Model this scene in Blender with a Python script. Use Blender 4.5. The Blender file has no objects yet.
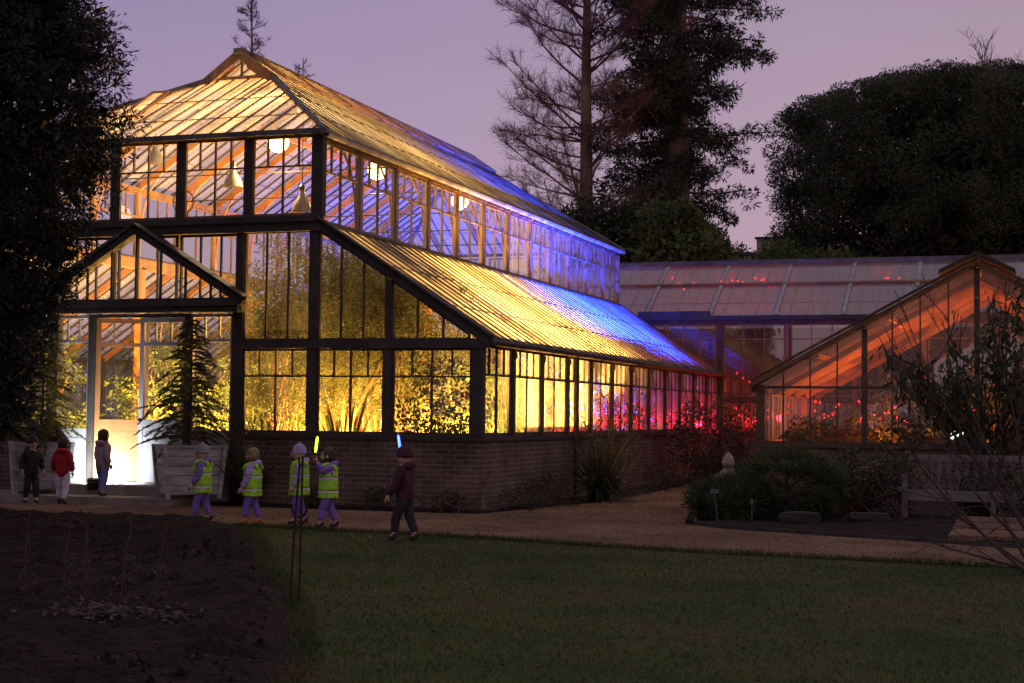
import bpy, bmesh, math, random
import numpy as np
from mathutils import Vector, Matrix
R = math.radians
sc = bpy.context.scene
col = sc.collection
# ------------------------------------------------------------------ camera
cam = bpy.data.cameras.new("camera"); camo = bpy.data.objects.new("camera", cam); col.objects.link(camo)
cam.sensor_width = 36; cam.lens = 55.05; cam.clip_start = 0.1; cam.clip_end = 900
vv = np.array([532., -79.5, 1565.8]); vv /= np.linalg.norm(vv)
uu = np.array([4612., 22.5, -1565.8]); uu /= np.linalg.norm(uu)
ww = np.cross(uu, vv); ww /= np.linalg.norm(ww); ww *= np.sign(ww[1]); uu = np.cross(vv, ww) ; uu *= np.sign(uu[0])
M = np.array([uu, vv, ww])
camo.matrix_world = Matrix(((M[0][0], M[0][1], -M[0][2], 0), (M[1][0], M[1][1], -M[1][2], 0), (M[2][0], M[2][1], -M[2][2], 1.42), (0, 0, 0, 1)))
sc.camera = camo
# ------------------------------------------------------------------ view and sampling
sc.view_settings.view_transform = 'Standard'; sc.view_settings.look = 'None'
sc.view_settings.exposure = 0.12; sc.view_settings.gamma = 1.0
sc.cycles.use_denoising = True
sc.cycles.max_bounces = 7; sc.cycles.diffuse_bounces = 3; sc.cycles.glossy_bounces = 3
sc.cycles.transmission_bounces = 4; sc.cycles.transparent_max_bounces = 28
sc.cycles.caustics_reflective = False; sc.cycles.caustics_refractive = False
sc.cycles.sample_clamp_indirect = 4.0
# ------------------------------------------------------------------ world: dusk sky glowing mauve
SKY_STRENGTH = 1.0
w = bpy.data.worlds.new("World"); sc.world = w; w.use_nodes = True
nt = w.node_tree; N = nt.nodes; L = nt.links
bg = N["Background"]
tc = N.new("ShaderNodeTexCoord"); sep = N.new("ShaderNodeSeparateXYZ"); L.new(tc.outputs["Generated"], sep.inputs[0])
ramp = N.new("ShaderNodeValToRGB"); L.new(sep.outputs["Z"], ramp.inputs[0])
els = ramp.color_ramp.elements
els[0].position = 0.0; els[0].color = (0.50, 0.335, 0.42, 1)
els[1].position = 1.0; els[1].color = (0.36, 0.33, 0.40, 1)
e = els.new(0.10); e.color = (0.44, 0.32, 0.43, 1)
e = els.new(0.27); e.color = (0.315, 0.245, 0.375, 1)
e = els.new(0.5); e.color = (0.32, 0.27, 0.39, 1)
rx = N.new("ShaderNodeMapRange"); L.new(sep.outputs["X"], rx.inputs[0])
rx.inputs[1].default_value = -0.62; rx.inputs[2].default_value = 0.0; rx.inputs[3].default_value = 0.0; rx.inputs[4].default_value = 1.0
tint = N.new("ShaderNodeMix"); tint.data_type = 'RGBA'; L.new(rx.outputs[0], tint.inputs[0])
tint.inputs[6].default_value = (0.82, 0.80, 0.97, 1); tint.inputs[7].default_value = (1.10, 1.02, 0.92, 1)
mul = N.new("ShaderNodeMix"); mul.data_type = 'RGBA'; mul.blend_type = 'MULTIPLY'; mul.inputs[0].default_value = 1
L.new(ramp.outputs[0], mul.inputs[6]); L.new(tint.outputs[2], mul.inputs[7])
nz = N.new("ShaderNodeTexNoise"); nz.inputs["Scale"].default_value = 2.2; nz.inputs["Detail"].default_value = 4
L.new(tc.outputs["Generated"], nz.inputs["Vector"])
nr = N.new("ShaderNodeMapRange"); L.new(nz.outputs["Fac"], nr.inputs[0])
nr.inputs[1].default_value = .3; nr.inputs[2].default_value = .7; nr.inputs[3].default_value = .93; nr.inputs[4].default_value = 1.07
vm = N.new("ShaderNodeVectorMath"); vm.operation = 'SCALE'; L.new(mul.outputs[2], vm.inputs[0]); L.new(nr.outputs[0], vm.inputs["Scale"])
# last daylight from a physical sky, very faint, under the town's glow
skt = N.new("ShaderNodeTexSky"); skt.sky_type = 'NISHITA'; skt.sun_disc = False
skt.sun_elevation = R(1.0); skt.sun_rotation = R(150)
sks = N.new("ShaderNodeVectorMath"); sks.operation = 'SCALE'; sks.inputs["Scale"].default_value = 0.02
L.new(skt.outputs[0], sks.inputs[0])
add = N.new("ShaderNodeVectorMath"); add.operation = 'ADD'; L.new(vm.outputs[0], add.inputs[0]); L.new(sks.outputs[0], add.inputs[1])
L.new(add.outputs[0], bg.inputs["Color"]); bg.inputs["Strength"].default_value = SKY_STRENGTH

# ------------------------------------------------------------------ lamp powers (watts) - for the lamps of the place and some added fill floods
P_FLOOD = 5200.0; P_BLUE = 30000.0; P_RED = 26.0; P_GLOBE = 420.0; P_AMBER = 520.0; P_WHITE = 560.0
WARM = (1.0, 0.50, 0.10); AMBER = (1.0, 0.27, 0.03); BLUE = (0.015, 0.055, 1.0); RED = (1.0, 0.004, 0.012); WHITE = (0.85, 0.92, 1.0)
rng = np.random.default_rng(7); random.seed(7)

# ================================================================== materials
def newmat(name):
    m = bpy.data.materials.new(name); m.use_nodes = True
    return m, m.node_tree.nodes, m.node_tree.links, m.node_tree.nodes["Principled BSDF"]
def texcoord(N, L, kind="Object", scale=(1, 1, 1)):
    t = N.new("ShaderNodeTexCoord"); mp = N.new("ShaderNodeMapping"); mp.inputs["Scale"].default_value = scale
    L.new(t.outputs[kind], mp.inputs[0]); return mp.outputs[0]
def mat(name, c1, c2=None, scale=4.0, rough=0.7, bump=0.0, bscale=None, spec=0.3, metal=0.0, stretch=(1, 1, 1), translucent=None, detail=5, lo=.35, hi=.65, kind="Object"):
    m, N, L, p = newmat(name)
    p.inputs["Roughness"].default_value = rough; p.inputs["Metallic"].default_value = metal
    p.inputs["Specular IOR Level"].default_value = spec
    v = texcoord(N, L, kind, stretch)
    if c2 is None: c2 = tuple(x * .6 for x in c1)
    n = N.new("ShaderNodeTexNoise"); n.inputs["Scale"].default_value = scale; n.inputs["Detail"].default_value = detail
    L.new(v, n.inputs["Vector"])
    r = N.new("ShaderNodeValToRGB"); r.color_ramp.elements[0].position = lo; r.color_ramp.elements[1].position = hi
    r.color_ramp.elements[0].color = (*c1, 1); r.color_ramp.elements[1].color = (*c2, 1)
    L.new(n.outputs["Fac"], r.inputs[0]); L.new(r.outputs[0], p.inputs["Base Color"])
    if bump:
        n2 = N.new("ShaderNodeTexNoise"); n2.inputs["Scale"].default_value = bscale or scale * 4; n2.inputs["Detail"].default_value = 6
        L.new(v, n2.inputs["Vector"]); b = N.new("ShaderNodeBump"); b.inputs["Strength"].default_value = bump; b.inputs["Distance"].default_value = .02
        L.new(n2.outputs["Fac"], b.inputs["Height"]); L.new(b.outputs[0], p.inputs["Normal"])
    if translucent:
        t = N.new("ShaderNodeBsdfTranslucent"); L.new(r.outputs[0], t.inputs["Color"])
        mx = N.new("ShaderNodeMixShader"); mx.inputs[0].default_value = translucent
        L.new(p.outputs[0], mx.inputs[1]); L.new(t.outputs[0], mx.inputs[2]); L.new(mx.outputs[0], N["Material Output"].inputs[0])
    return m
def leafmat(name, c1, c2, tr=0.35, scale=1.3, rough=.55):
    return mat(name, c1, c2, scale=scale, rough=rough, spec=.25, translucent=tr, detail=3)
def emit(name, c, s):
    m, N, L, p = newmat(name); p.inputs["Base Color"].default_value = (*c, 1)
    p.inputs["Emission Color"].default_value = (*c, 1); p.inputs["Emission Strength"].default_value = s
    return m
def glass(name, dirt_lo, dirt_hi, sx=14.0, sy=.7, colr=(.75, .75, .72), refl=.05, tintc=(.95, .97, .95), wave=.0):
    """thin pane: clear + mirror reflection + a film of dirt or mist that scatters light, in runs down the slope"""
    m, N, L, p = newmat(name)
    N.remove(p); out = N["Material Output"]
    tr = N.new("ShaderNodeBsdfTransparent"); tr.inputs[0].default_value = (*tintc, 1)
    gl = N.new("ShaderNodeBsdfGlossy"); gl.inputs["Roughness"].default_value = .015
    lw = N.new("ShaderNodeLayerWeight"); lw.inputs["Blend"].default_value = .5
    pw = N.new("ShaderNodeMath"); pw.operation = 'POWER'; L.new(lw.outputs["Facing"], pw.inputs[0]); pw.inputs[1].default_value = 4.0
    mr = N.new("ShaderNodeMapRange"); L.new(pw.outputs[0], mr.inputs[0]); mr.inputs[3].default_value = refl; mr.inputs[4].default_value = .85
    mg = N.new("ShaderNodeMixShader"); L.new(mr.outputs[0], mg.inputs[0]); L.new(tr.outputs[0], mg.inputs[1]); L.new(gl.outputs[0], mg.inputs[2])
    df = N.new("ShaderNodeBsdfDiffuse"); df.inputs[0].default_value = (*colr, 1)
    tl = N.new("ShaderNodeBsdfTranslucent"); tl.inputs[0].default_value = (*colr, 1)
    md = N.new("ShaderNodeMixShader"); md.inputs[0].default_value = .7; L.new(df.outputs[0], md.inputs[1]); L.new(tl.outputs[0], md.inputs[2])
    v = texcoord(N, L, "UV", (sx, sy, 1))
    n = N.new("ShaderNodeTexNoise"); n.inputs["Scale"].default_value = 1.0; n.inputs["Detail"].default_value = 5; L.new(v, n.inputs["Vector"])
    v2 = texcoord(N, L, "UV", (2.6, .22, 1))
    n2 = N.new("ShaderNodeTexNoise"); n2.inputs["Scale"].default_value = 1.0; n2.inputs["Detail"].default_value = 6; L.new(v2, n2.inputs["Vector"])
    ml = N.new("ShaderNodeMath"); ml.operation = 'ADD'; L.new(n.outputs["Fac"], ml.inputs[0]); L.new(n2.outputs["Fac"], ml.inputs[1])
    dr = N.new("ShaderNodeMapRange"); L.new(ml.outputs[0], dr.inputs[0]); dr.inputs[1].default_value = .72; dr.inputs[2].default_value = 1.28
    dr.inputs[3].default_value = dirt_lo; dr.inputs[4].default_value = dirt_hi
    mm = N.new("ShaderNodeMixShader"); L.new(dr.outputs[0], mm.inputs[0]); L.new(mg.outputs[0], mm.inputs[1]); L.new(md.outputs[0], mm.inputs[2])
    # each pane a little out of true
    bn = N.new("ShaderNodeTexNoise"); bn.inputs["Scale"].default_value = 2.5; L.new(texcoord(N, L, "UV", (1, 1, 1)), bn.inputs["Vector"])
    bp = N.new("ShaderNodeBump"); bp.inputs["Strength"].default_value = .04; bp.inputs["Distance"].default_value = .05
    L.new(bn.outputs["Fac"], bp.inputs["Height"]); L.new(bp.outputs[0], gl.inputs["Normal"])
    L.new(mm.outputs[0], out.inputs[0])
    return m
def brickmat(name, a, b, mortar):
    m, N, L, p = newmat(name); p.inputs["Roughness"].default_value = .9; p.inputs["Specular IOR Level"].default_value = .15
    v = texcoord(N, L, "UV")
    br = N.new("ShaderNodeTexBrick"); L.new(v, br.inputs["Vector"]); br.inputs["Scale"].default_value = 1
    br.inputs["Brick Width"].default_value = .225; br.inputs["Row Height"].default_value = .075; br.inputs["Mortar Size"].default_value = .008
    br.inputs["Mortar Smooth"].default_value = .2; br.inputs["Bias"].default_value = 0
    br.inputs["Color1"].default_value = (*a, 1); br.inputs["Color2"].default_value = (*b, 1); br.inputs["Mortar"].default_value = (*mortar, 1)
    n = N.new("ShaderNodeTexNoise"); n.inputs["Scale"].default_value = 1.6; n.inputs["Detail"].default_value = 6; L.new(v, n.inputs["Vector"])
    r = N.new("ShaderNodeMapRange"); L.new(n.outputs["Fac"], r.inputs[0]); r.inputs[1].default_value = .3; r.inputs[2].default_value = .7; r.inputs[3].default_value = .55; r.inputs[4].default_value = 1.25
    sc_ = N.new("ShaderNodeVectorMath"); sc_.operation = 'SCALE'; L.new(br.outputs["Color"], sc_.inputs[0]); L.new(r.outputs[0], sc_.inputs["Scale"])
    L.new(sc_.outputs[0], p.inputs["Base Color"])
    bm_ = N.new("ShaderNodeBump"); bm_.inputs["Strength"].default_value = .6; bm_.inputs["Distance"].default_value = .012; bm_.invert = True
    L.new(br.outputs["Fac"], bm_.inputs["Height"]); L.new(bm_.outputs[0], p.inputs["Normal"])
    return m
MT = {}
MT['teak'] = mat('weathered_teak', (.23, .125, .062), (.13, .08, .048), scale=3, rough=.75, bump=.25, bscale=30, stretch=(1, 1, .25))
MT['teak_light'] = mat('lightened_teak', (.30, .215, .165), (.19, .13, .10), scale=3, rough=.7, bump=.25, bscale=30, stretch=(1, 1, .25))  # lighter copy of the teak, so blue lamplight shows stronger on upper frames
MT['dark_timber'] = mat('shaded_weathered_timber', (.058, .046, .040), (.032, .028, .025), scale=3, rough=.75, bump=.3, bscale=26)  # shaded copy of the weathered teak; dusk darkness is put into the colour
MT['grey_timber'] = mat('grey_and_floodlit_timber', (.34, .33, .34), (.22, .21, .21), scale=4, rough=.7, bump=.25, bscale=22, stretch=(1, 1, .3))  # grey also stands for cool floodlight on one door and the sidelights
MT['orange_wood'] = mat('lamplit_orange_wood', (.40, .17, .055), (.26, .11, .04), scale=2, rough=.5, bump=.15, bscale=20)  # brighter orange copy of the teak; indoor lamp glow is put into it
MT['lead'] = mat('lead_grey', (.12, .115, .115), (.07, .068, .07), scale=3, rough=.55, metal=.2)
MT['pale_metal'] = mat('pale_gutter_metal', (.42, .40, .37), (.25, .23, .21), scale=3, rough=.5, metal=.1)
MT['brick'] = brickmat('stock_brick', (.15, .10, .068), (.085, .062, .05), (.20, .175, .15))
MT['roofglass'] = glass('roof_glass_grime_shading', .05, .78, sx=11, sy=.22, refl=.06)  # runs of grime, contrast widened to stand for shading along the bars too
MT['upperglass'] = glass('upper_roof_glass', .05, .50, sx=9, sy=.6, refl=.06)
MT['clear'] = glass('window_glass', .004, .04, sx=5, sy=1.2, refl=.045)
MT['misted'] = glass('misted_window_glass', .05, .44, sx=16, sy=.5, refl=.05)
MT['linkglass'] = glass('link_window_glass', .01, .07, sx=6, sy=1, refl=.24)
MT['linkroof'] = glass('link_roof_glass', .34, .55, sx=7, sy=.6, refl=.14, colr=(.60, .60, .60))
MT['smallroof'] = glass('small_house_roof_glass', .35, .75, sx=10, sy=.6, refl=.03, colr=(.52, .42, .33))
MT['yew'] = leafmat('yew_leaves', (.022, .028, .016), (.011, .015, .010), tr=.12)
MT['cedar'] = leafmat('golden_lit_conifer_leaves', (.13, .14, .035), (.07, .085, .022), tr=.55)  # golden lamplight from indoors is put into this leaf colour
MT['pine'] = leafmat('pine_needles', (.062, .076, .036), (.034, .046, .022), tr=.2, scale=.5)
MT['redwood'] = leafmat('redwood_leaves', (.060, .070, .040), (.034, .044, .026), tr=.2, scale=.4)
MT['bushdark'] = leafmat('dark_bush_leaves', (.045, .058, .024), (.024, .032, .015), tr=.2, scale=.6)
MT['bushlit'] = leafmat('green_lamplit_bush_leaves', (.12, .16, .045), (.055, .078, .025), tr=.3, scale=.6)  # lighter leaf colour; stands for lamplight on the tree above the link
MT['shrub'] = leafmat('shrub_leaves', (.05, .062, .028), (.028, .036, .02), tr=.2)
MT['grassy'] = leafmat('strap_leaves', (.06, .066, .034), (.032, .038, .02), tr=.2, scale=3)
MT['brownleaf'] = leafmat('dead_brown_leaves', (.085, .05, .032), (.045, .028, .02), tr=.15, scale=3)
MT['greyleaf'] = leafmat('grey_dead_leaves', (.10, .085, .088), (.045, .038, .038), tr=.1, scale=5)
MT['acacia'] = leafmat('acacia_leaves', (.10, .10, .028), (.042, .047, .015), tr=.52)
MT['tropic'] = leafmat('glasshouse_leaves', (.12, .16, .04), (.05, .075, .022), tr=.45)
MT['darkleaf'] = leafmat('glasshouse_dark_leaves', (.045, .058, .02), (.022, .03, .012), tr=.3)
MT['bark'] = mat('brown_bark', (.085, .055, .042), (.04, .028, .023), scale=2, rough=.9, bump=.8, bscale=14, stretch=(1, 1, .25))
MT['larchbark'] = mat('larch_bark', (.25, .165, .115), (.15, .10, .075), scale=1, rough=.9, bump=.6, bscale=6, stretch=(1, 1, .2))
MT['twig'] = mat('red_twigs', (.27, .125, .10), (.17, .085, .07), scale=1, rough=.9)
MT['greytwig'] = mat('grey_twigs', (.07, .048, .042), (.04, .03, .028), scale=1, rough=.9)
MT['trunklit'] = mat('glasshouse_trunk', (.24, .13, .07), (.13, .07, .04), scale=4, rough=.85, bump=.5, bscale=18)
MT['iron'] = mat('rusty_iron', (.05, .028, .02), (.028, .019, .016), scale=12, rough=.7, metal=.5)
MT['bench'] = mat('silvered_oak', (.17, .155, .15), (.11, .10, .097), scale=4, rough=.8, bump=.3, bscale=30, stretch=(.3, 1, 1))
MT['stone'] = mat('pale_stone', (.30, .245, .205), (.17, .14, .125), scale=9, rough=.9, bump=.5, bscale=30)
MT['rock'] = mat('edging_rock', (.036, .036, .022), (.022, .023, .015), scale=6, rough=.9, bump=.6, bscale=20)
MT['labelwhite'] = mat('label_plate', (.065, .065, .07), (.045, .045, .05), scale=8, rough=.5)
MT['planter'] = mat('white_planter_boards', (.44, .44, .45), (.20, .20, .19), scale=2.2, rough=.6, bump=.2, bscale=25, stretch=(1, 1, 3))
MT['soilpot'] = mat('potting_soil', (.03, .022, .016), (.015, .012, .01), scale=12, rough=1)
MT['wallpale'] = mat('pale_render', (.30, .27, .21), (.25, .22, .17), scale=2, rough=.85)
MT['flatroof'] = mat('flat_roof', (.05, .05, .055), (.035, .035, .04), scale=2, rough=.8)
MT['pane'] = mat('dark_pane', (.02, .02, .024), (.015, .015, .018), scale=2, rough=.2)
MT['black'] = mat('black_housing', (.02, .02, .02), (.015, .015, .015), scale=5, rough=.5)
MT['shade'] = mat('enamel_shade', (.30, .26, .20), (.22, .19, .15), scale=4, rough=.4)
MT['tile'] = mat('glasshouse_floor', (.16, .11, .075), (.09, .065, .045), scale=2, rough=.85, bump=.3)
MT['em_warm'] = emit('lit_globe', (1.0, .72, .30), 9.0)
MT['em_flood'] = emit('flood_lens_warm', (1.0, .72, .3), 30.0)
MT['em_blue'] = emit('flood_lens_blue', (.2, .3, 1.0), 30.0)
MT['em_white'] = emit('flood_lens_white', (1.0, .93, .85), 2.5)
MT['em_red'] = emit('red_bulb', (1.0, .006, .014), 8.0)
MT['em_lime'] = emit('lime_glow', (.55, 1.0, .02), 5.0)
MT['em_bluestick'] = emit('blue_glow', (.06, .12, 1.0), 6.0)
MT['redcloth'] = mat('red_glow_skirt', (.45, .03, .03), (.3, .02, .02), scale=4, rough=.8)

# ================================================================== mesh building
class MB:
    def __init__(s): s.v = []; s.f = []; s.uv = []; s.mi = []
    def add(s, vs, fs, uvs=None, mi=0):
        o = len(s.v); s.v += [tuple(x) for x in vs]
        for k, f in enumerate(fs):
            s.f.append(tuple(i + o for i in f)); s.mi.append(mi)
            s.uv.append(uvs[k] if uvs else None)
    def box(s, c, d, rz=0.0, mi=0):
        c = Vector(c); hx, hy, hz = d[0] / 2, d[1] / 2, d[2] / 2
        cs, sn = math.cos(rz), math.sin(rz); vs = []
        for z in (-hz, hz):
            for x, y in ((-hx, -hy), (hx, -hy), (hx, hy), (-hx, hy)):
                vs.append((c.x + x * cs - y * sn, c.y + x * sn + y * cs, c.z + z))
        s.add(vs, [(3, 2, 1, 0), (4, 5, 6, 7), (0, 1, 5, 4), (1, 2, 6, 5), (2, 3, 7, 6), (3, 0, 4, 7)], mi=mi)
    def bb(s, x0, x1, y0, y1, z0, z1, mi=0): s.box(((x0 + x1) / 2, (y0 + y1) / 2, (z0 + z1) / 2), (x1 - x0, y1 - y0, z1 - z0), mi=mi)
    def bar(s, a, b, w, h, up=(0, 0, 1), mi=0):
        a = Vector(a); b = Vector(b); d = (b - a).normalized(); up = Vector(up)
        x = d.cross(up)
        if x.length < 1e-4: x = d.cross(Vector((0, 1, 0)))
        x.normalize(); y = x.cross(d); x *= w / 2; y *= h / 2
        vs = [p + q for p in (a, b) for q in (-x - y, x - y, x + y, -x + y)]
        s.add(vs, [(3, 2, 1, 0), (4, 5, 6, 7), (0, 1, 5, 4), (1, 2, 6, 5), (2, 3, 7, 6), (3, 0, 4, 7)], mi=mi)
    def poly(s, pts, uv=None, mi=0): s.add(pts, [tuple(range(len(pts)))], [uv] if uv else None, mi)
    def tube(s, pts, rad, n=6, cap=True, mi=0):
        pts = [Vector(p) for p in pts]; m = len(pts)
        if not hasattr(rad, '__len__'): rad = [rad] * m
        vs = []; ref = None
        for i, p in enumerate(pts):
            t = (pts[min(i + 1, m - 1)] - pts[max(i - 1, 0)])
            if t.length < 1e-9: t = Vector((0, 0, 1))
            t.normalize()
            if ref is None: ref = Vector((1, 0, 0)) if abs(t.x) < .8 else Vector((0, 1, 0))
            x = (ref - t * ref.dot(t))
            if x.length < 1e-6: x = t.orthogonal()
            x.normalize(); ref = x; y = t.cross(x)
            for k in range(n):
                a = 2 * math.pi * k / n; vs.append(p + (x * math.cos(a) + y * math.sin(a)) * rad[i])
        fs = [(i * n + k, i * n + (k + 1) % n, (i + 1) * n + (k + 1) % n, (i + 1) * n + k) for i in range(m - 1) for k in range(n)]
        if cap: fs += [tuple(range(n - 1, -1, -1)), tuple((m - 1) * n + k for k in range(n))]
        s.add(vs, fs, mi=mi)
    def lathe(s, prof, c=(0, 0, 0), n=16, sx=1, sy=1, mi=0, cap=True):
        vs = [(c[0] + r * sx * math.cos(2 * math.pi * k / n), c[1] + r * sy * math.sin(2 * math.pi * k / n), c[2] + z) for r, z in prof for k in range(n)]
        m = len(prof)
        fs = [(i * n + k, i * n + (k + 1) % n, (i + 1) * n + (k + 1) % n, (i + 1) * n + k) for i in range(m - 1) for k in range(n)]
        if cap: fs += [tuple(range(n - 1, -1, -1)), tuple((m - 1) * n + k for k in range(n))]
        s.add(vs, fs, mi=mi)
    def ball(s, c, r, n=10, mi=0, sz=1):
        prof = [(max(1e-4, r * math.sin(math.pi * i / (n - 2))), -r * sz * math.cos(math.pi * i / (n - 2))) for i in range(n - 1)]
        s.lathe(prof, c, n, mi=mi)
    def mesh(s, name, mats, off=(0, 0, 0), smooth=False):
        me = bpy.data.meshes.new(name); off = Vector(off)
        me.from_pydata([(v[0] - off[0], v[1] - off[1], v[2] - off[2]) for v in s.v], [], s.f)
        for m in (mats if isinstance(mats, (list, tuple)) else [mats]): me.materials.append(m)
        uvl = me.uv_layers.new(name='UVMap').data
        for p in me.polygons:
            p.material_index = s.mi[p.index]; p.use_smooth = smooth
            u = s.uv[p.index]; n = p.normal
            for k, li in enumerate(p.loop_indices):
                if u: uvl[li].uv = u[k]; continue
                v = s.v[me.loops[li].vertex_index]
                uvl[li].uv = (v[0], v[1]) if abs(n.z) > .75 else ((v[1], v[2]) if abs(n.x) > abs(n.y) else (v[0], v[2]))
        me.update(); return me

def tag(o, label=None, cat=None, group=None, kind=None):
    if label: o['label'] = label
    if cat: o['category'] = cat
    if group: o['group'] = group
    if kind: o['kind'] = kind
    return o
def empty(name, loc, label, cat, group=None, rz=0):
    o = bpy.data.objects.new(name, None); col.objects.link(o); o.location = loc; o.rotation_euler = (0, 0, rz); o.empty_display_size = .2
    return tag(o, label, cat, group)
ROOT = {}
def root_of(o):
    while o.parent: o = o.parent
    return o
def obj(name, mesh, parent=None, loc=(0, 0, 0), rz=0):
    o = bpy.data.objects.new(name, mesh); col.objects.link(o); o.parent = parent; o.location = loc; o.rotation_euler = (0, 0, rz)
    return o
def build(name, mb, mats, parent=None, smooth=False, local=False):
    """world-space geometry under a thing (every part has its thing's origin)"""
    off = (0, 0, 0)
    if parent is not None and not local: off = tuple(root_of(parent).location)
    return obj(name, mb.mesh(name, mats, off, smooth), parent)
def struct(name, mb, m, smooth=False, kind='structure'):
    o = build(name, mb, m, None, smooth); o['kind'] = kind; return o
def copy_tree(o, parent=None):
    c = o.copy(); col.objects.link(c); c.parent = parent
    for ch in o.children: copy_tree(ch, c)
    return c
# ------------------------------------------------------------------ numpy foliage
def fast_quads(name, V, m, smooth=False):
    """V: (n,4,3)"""
    n = len(V); me = bpy.data.meshes.new(name)
    me.vertices.add(n * 4); me.vertices.foreach_set('co', np.ascontiguousarray(V, dtype=np.float32).ravel())
    me.loops.add(n * 4); me.loops.foreach_set('vertex_index', np.arange(n * 4, dtype=np.int32))
    me.polygons.add(n); me.polygons.foreach_set('loop_start', np.arange(0, n * 4, 4, dtype=np.int32)); me.polygons.foreach_set('loop_total', np.full(n, 4, dtype=np.int32))
    me.materials.append(m); me.update(calc_edges=True); me.validate(); return me
def unit(a): return a / np.maximum(np.linalg.norm(a, axis=-1, keepdims=True), 1e-9)
def leaf_quads(P, D, ln, wd):
    """rhombic leaves at P growing along D (n,3); ln,wd scalars or (n,)"""
    n = len(P); D = unit(D); r = unit(rng.normal(size=(n, 3))); S = unit(np.cross(D, r))
    ln = np.broadcast_to(np.asarray(ln, float), (n,))[:, None] * rng.uniform(.7, 1.3, (n, 1)); wd = np.broadcast_to(np.asarray(wd, float), (n,))[:, None] * rng.uniform(.7, 1.3, (n, 1))
    V = np.empty((n, 4, 3)); V[:, 0] = P; V[:, 1] = P + D * ln * .5 + S * wd * .5; V[:, 2] = P + D * ln; V[:, 3] = P + D * ln * .45 - S * wd * .5
    return V
def blob_pts(n, c, r, shell=.55):
    d = unit(rng.normal(size=(n, 3))); q = rng.uniform(shell, 1, (n, 1)) ** .6
    return np.asarray(c) + d * q * np.asarray(r), d
def blob_leaves(n, c, r, ln, wd, shell=.45, out=.8, droop=0.0):
    P, d = blob_pts(n, c, r, shell); D = d * out + rng.normal(size=(n, 3)) * .6; D[:, 2] -= droop
    return leaf_quads(P, D, ln, wd)
def ribbons(P0, P1, w0, w1):
    """crossed-free thin 3-sided twigs as quads pairs (two crossed quads each)"""
    P0 = np.asarray(P0); P1 = np.asarray(P1); n = len(P0); D = unit(P1 - P0); r = unit(rng.normal(size=(n, 3))); S = unit(np.cross(D, r)); T = np.cross(D, S)
    out = []
    for A in (S, T):
        V = np.empty((n, 4, 3)); V[:, 0] = P0 - A * w0; V[:, 1] = P0 + A * w0; V[:, 2] = P1 + A * w1; V[:, 3] = P1 - A * w1; out.append(V)
    return np.concatenate(out)
def off(V, loc): return V - np.asarray(loc, dtype=float)

# ================================================================== THE SETTING
from mathutils import noise as mnoise
def fbm(x, y, s, o=4, seed=0.0): return mnoise.fractal((x * s + seed, y * s - seed, seed), 1.0, 2.0, o)
def ground_mat(name, cols, scale, bump=.4, bscale=60, rough=.95, fine=90, fine_amt=.5):
    m, N, L, p = newmat(name); p.inputs["Roughness"].default_value = rough; p.inputs["Specular IOR Level"].default_value = .12
    v = texcoord(N, L, "Object")
    n = N.new("ShaderNodeTexNoise"); n.inputs["Scale"].default_value = scale; n.inputs["Detail"].default_value = 7; n.inputs["Roughness"].default_value = .65; L.new(v, n.inputs["Vector"])
    r = N.new("ShaderNodeValToRGB"); L.new(n.outputs["Fac"], r.inputs[0]); el = r.color_ramp.elements
    el[0].position = .3; el[0].color = (*cols[0], 1); el[1].position = .7; el[1].color = (*cols[-1], 1)
    if len(cols) == 3: q = el.new(.5); q.color = (*cols[1], 1)
    f = N.new("ShaderNodeTexVoronoi"); f.inputs["Scale"].default_value = fine; L.new(v, f.inputs["Vector"])
    g = N.new("ShaderNodeSeparateColor"); L.new(f.outputs["Color"], g.inputs[0])
    mr = N.new("ShaderNodeMapRange"); L.new(g.outputs[0], mr.inputs[0]); mr.inputs[3].default_value = 1 - fine_amt; mr.inputs[4].default_value = 1 + fine_amt
    s = N.new("ShaderNodeVectorMath"); s.operation = 'SCALE'; L.new(r.outputs[0], s.inputs[0]); L.new(mr.outputs[0], s.inputs["Scale"]); L.new(s.outputs[0], p.inputs["Base Color"])
    b1 = N.new("ShaderNodeBump"); b1.inputs["Strength"].default_value = bump; b1.inputs["Distance"].default_value = .02; L.new(f.outputs["Distance"], b1.inputs["Height"])
    n3 = N.new("ShaderNodeTexNoise"); n3.inputs["Scale"].default_value = bscale; n3.inputs["Detail"].default_value = 5; L.new(v, n3.inputs["Vector"])
    b2 = N.new("ShaderNodeBump"); b2.inputs["Strength"].default_value = bump; b2.inputs["Distance"].default_value = .02; L.new(n3.outputs["Fac"], b2.inputs["Height"]); L.new(b1.outputs[0], b2.inputs["Normal"])
    L.new(b2.outputs[0], p.inputs["Normal"]); return m
MT['ground'] = ground_mat('rough_ground', [(.022, .022, .012), (.04, .036, .02)], .6)
MT['lawn'] = ground_mat('lawn_turf', [(.028, .045, .011), (.050, .068, .017), (.086, .072, .032)], .55, fine=130)
MT['gravel'] = ground_mat('path_gravel', [(.11, .066, .042), (.185, .115, .072), (.26, .175, .115)], .7, bump=.8, fine=75, fine_amt=.55)
MT['soil'] = ground_mat('bed_soil', [(.008, .0055, .0052), (.015, .0105, .0098), (.027, .0185, .017)], 1.6, bump=.9, fine=38, bscale=25, fine_amt=.6)
MT['paving'] = ground_mat('pale_paving', [(.20, .18, .155), (.28, .25, .215)], 2.0, bump=.3, fine=12, fine_amt=.12)
def sheet(name, pts, z, m):
    mb = MB(); mb.poly([(x, y, z) for x, y in pts]); return struct(name, mb, m)
mb = MB(); mb.poly([(-500, -300, -.03), (500, -300, -.03), (500, 700, -.03), (-500, 700, -.03)]); struct('ground', mb, MT['ground'])
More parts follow.
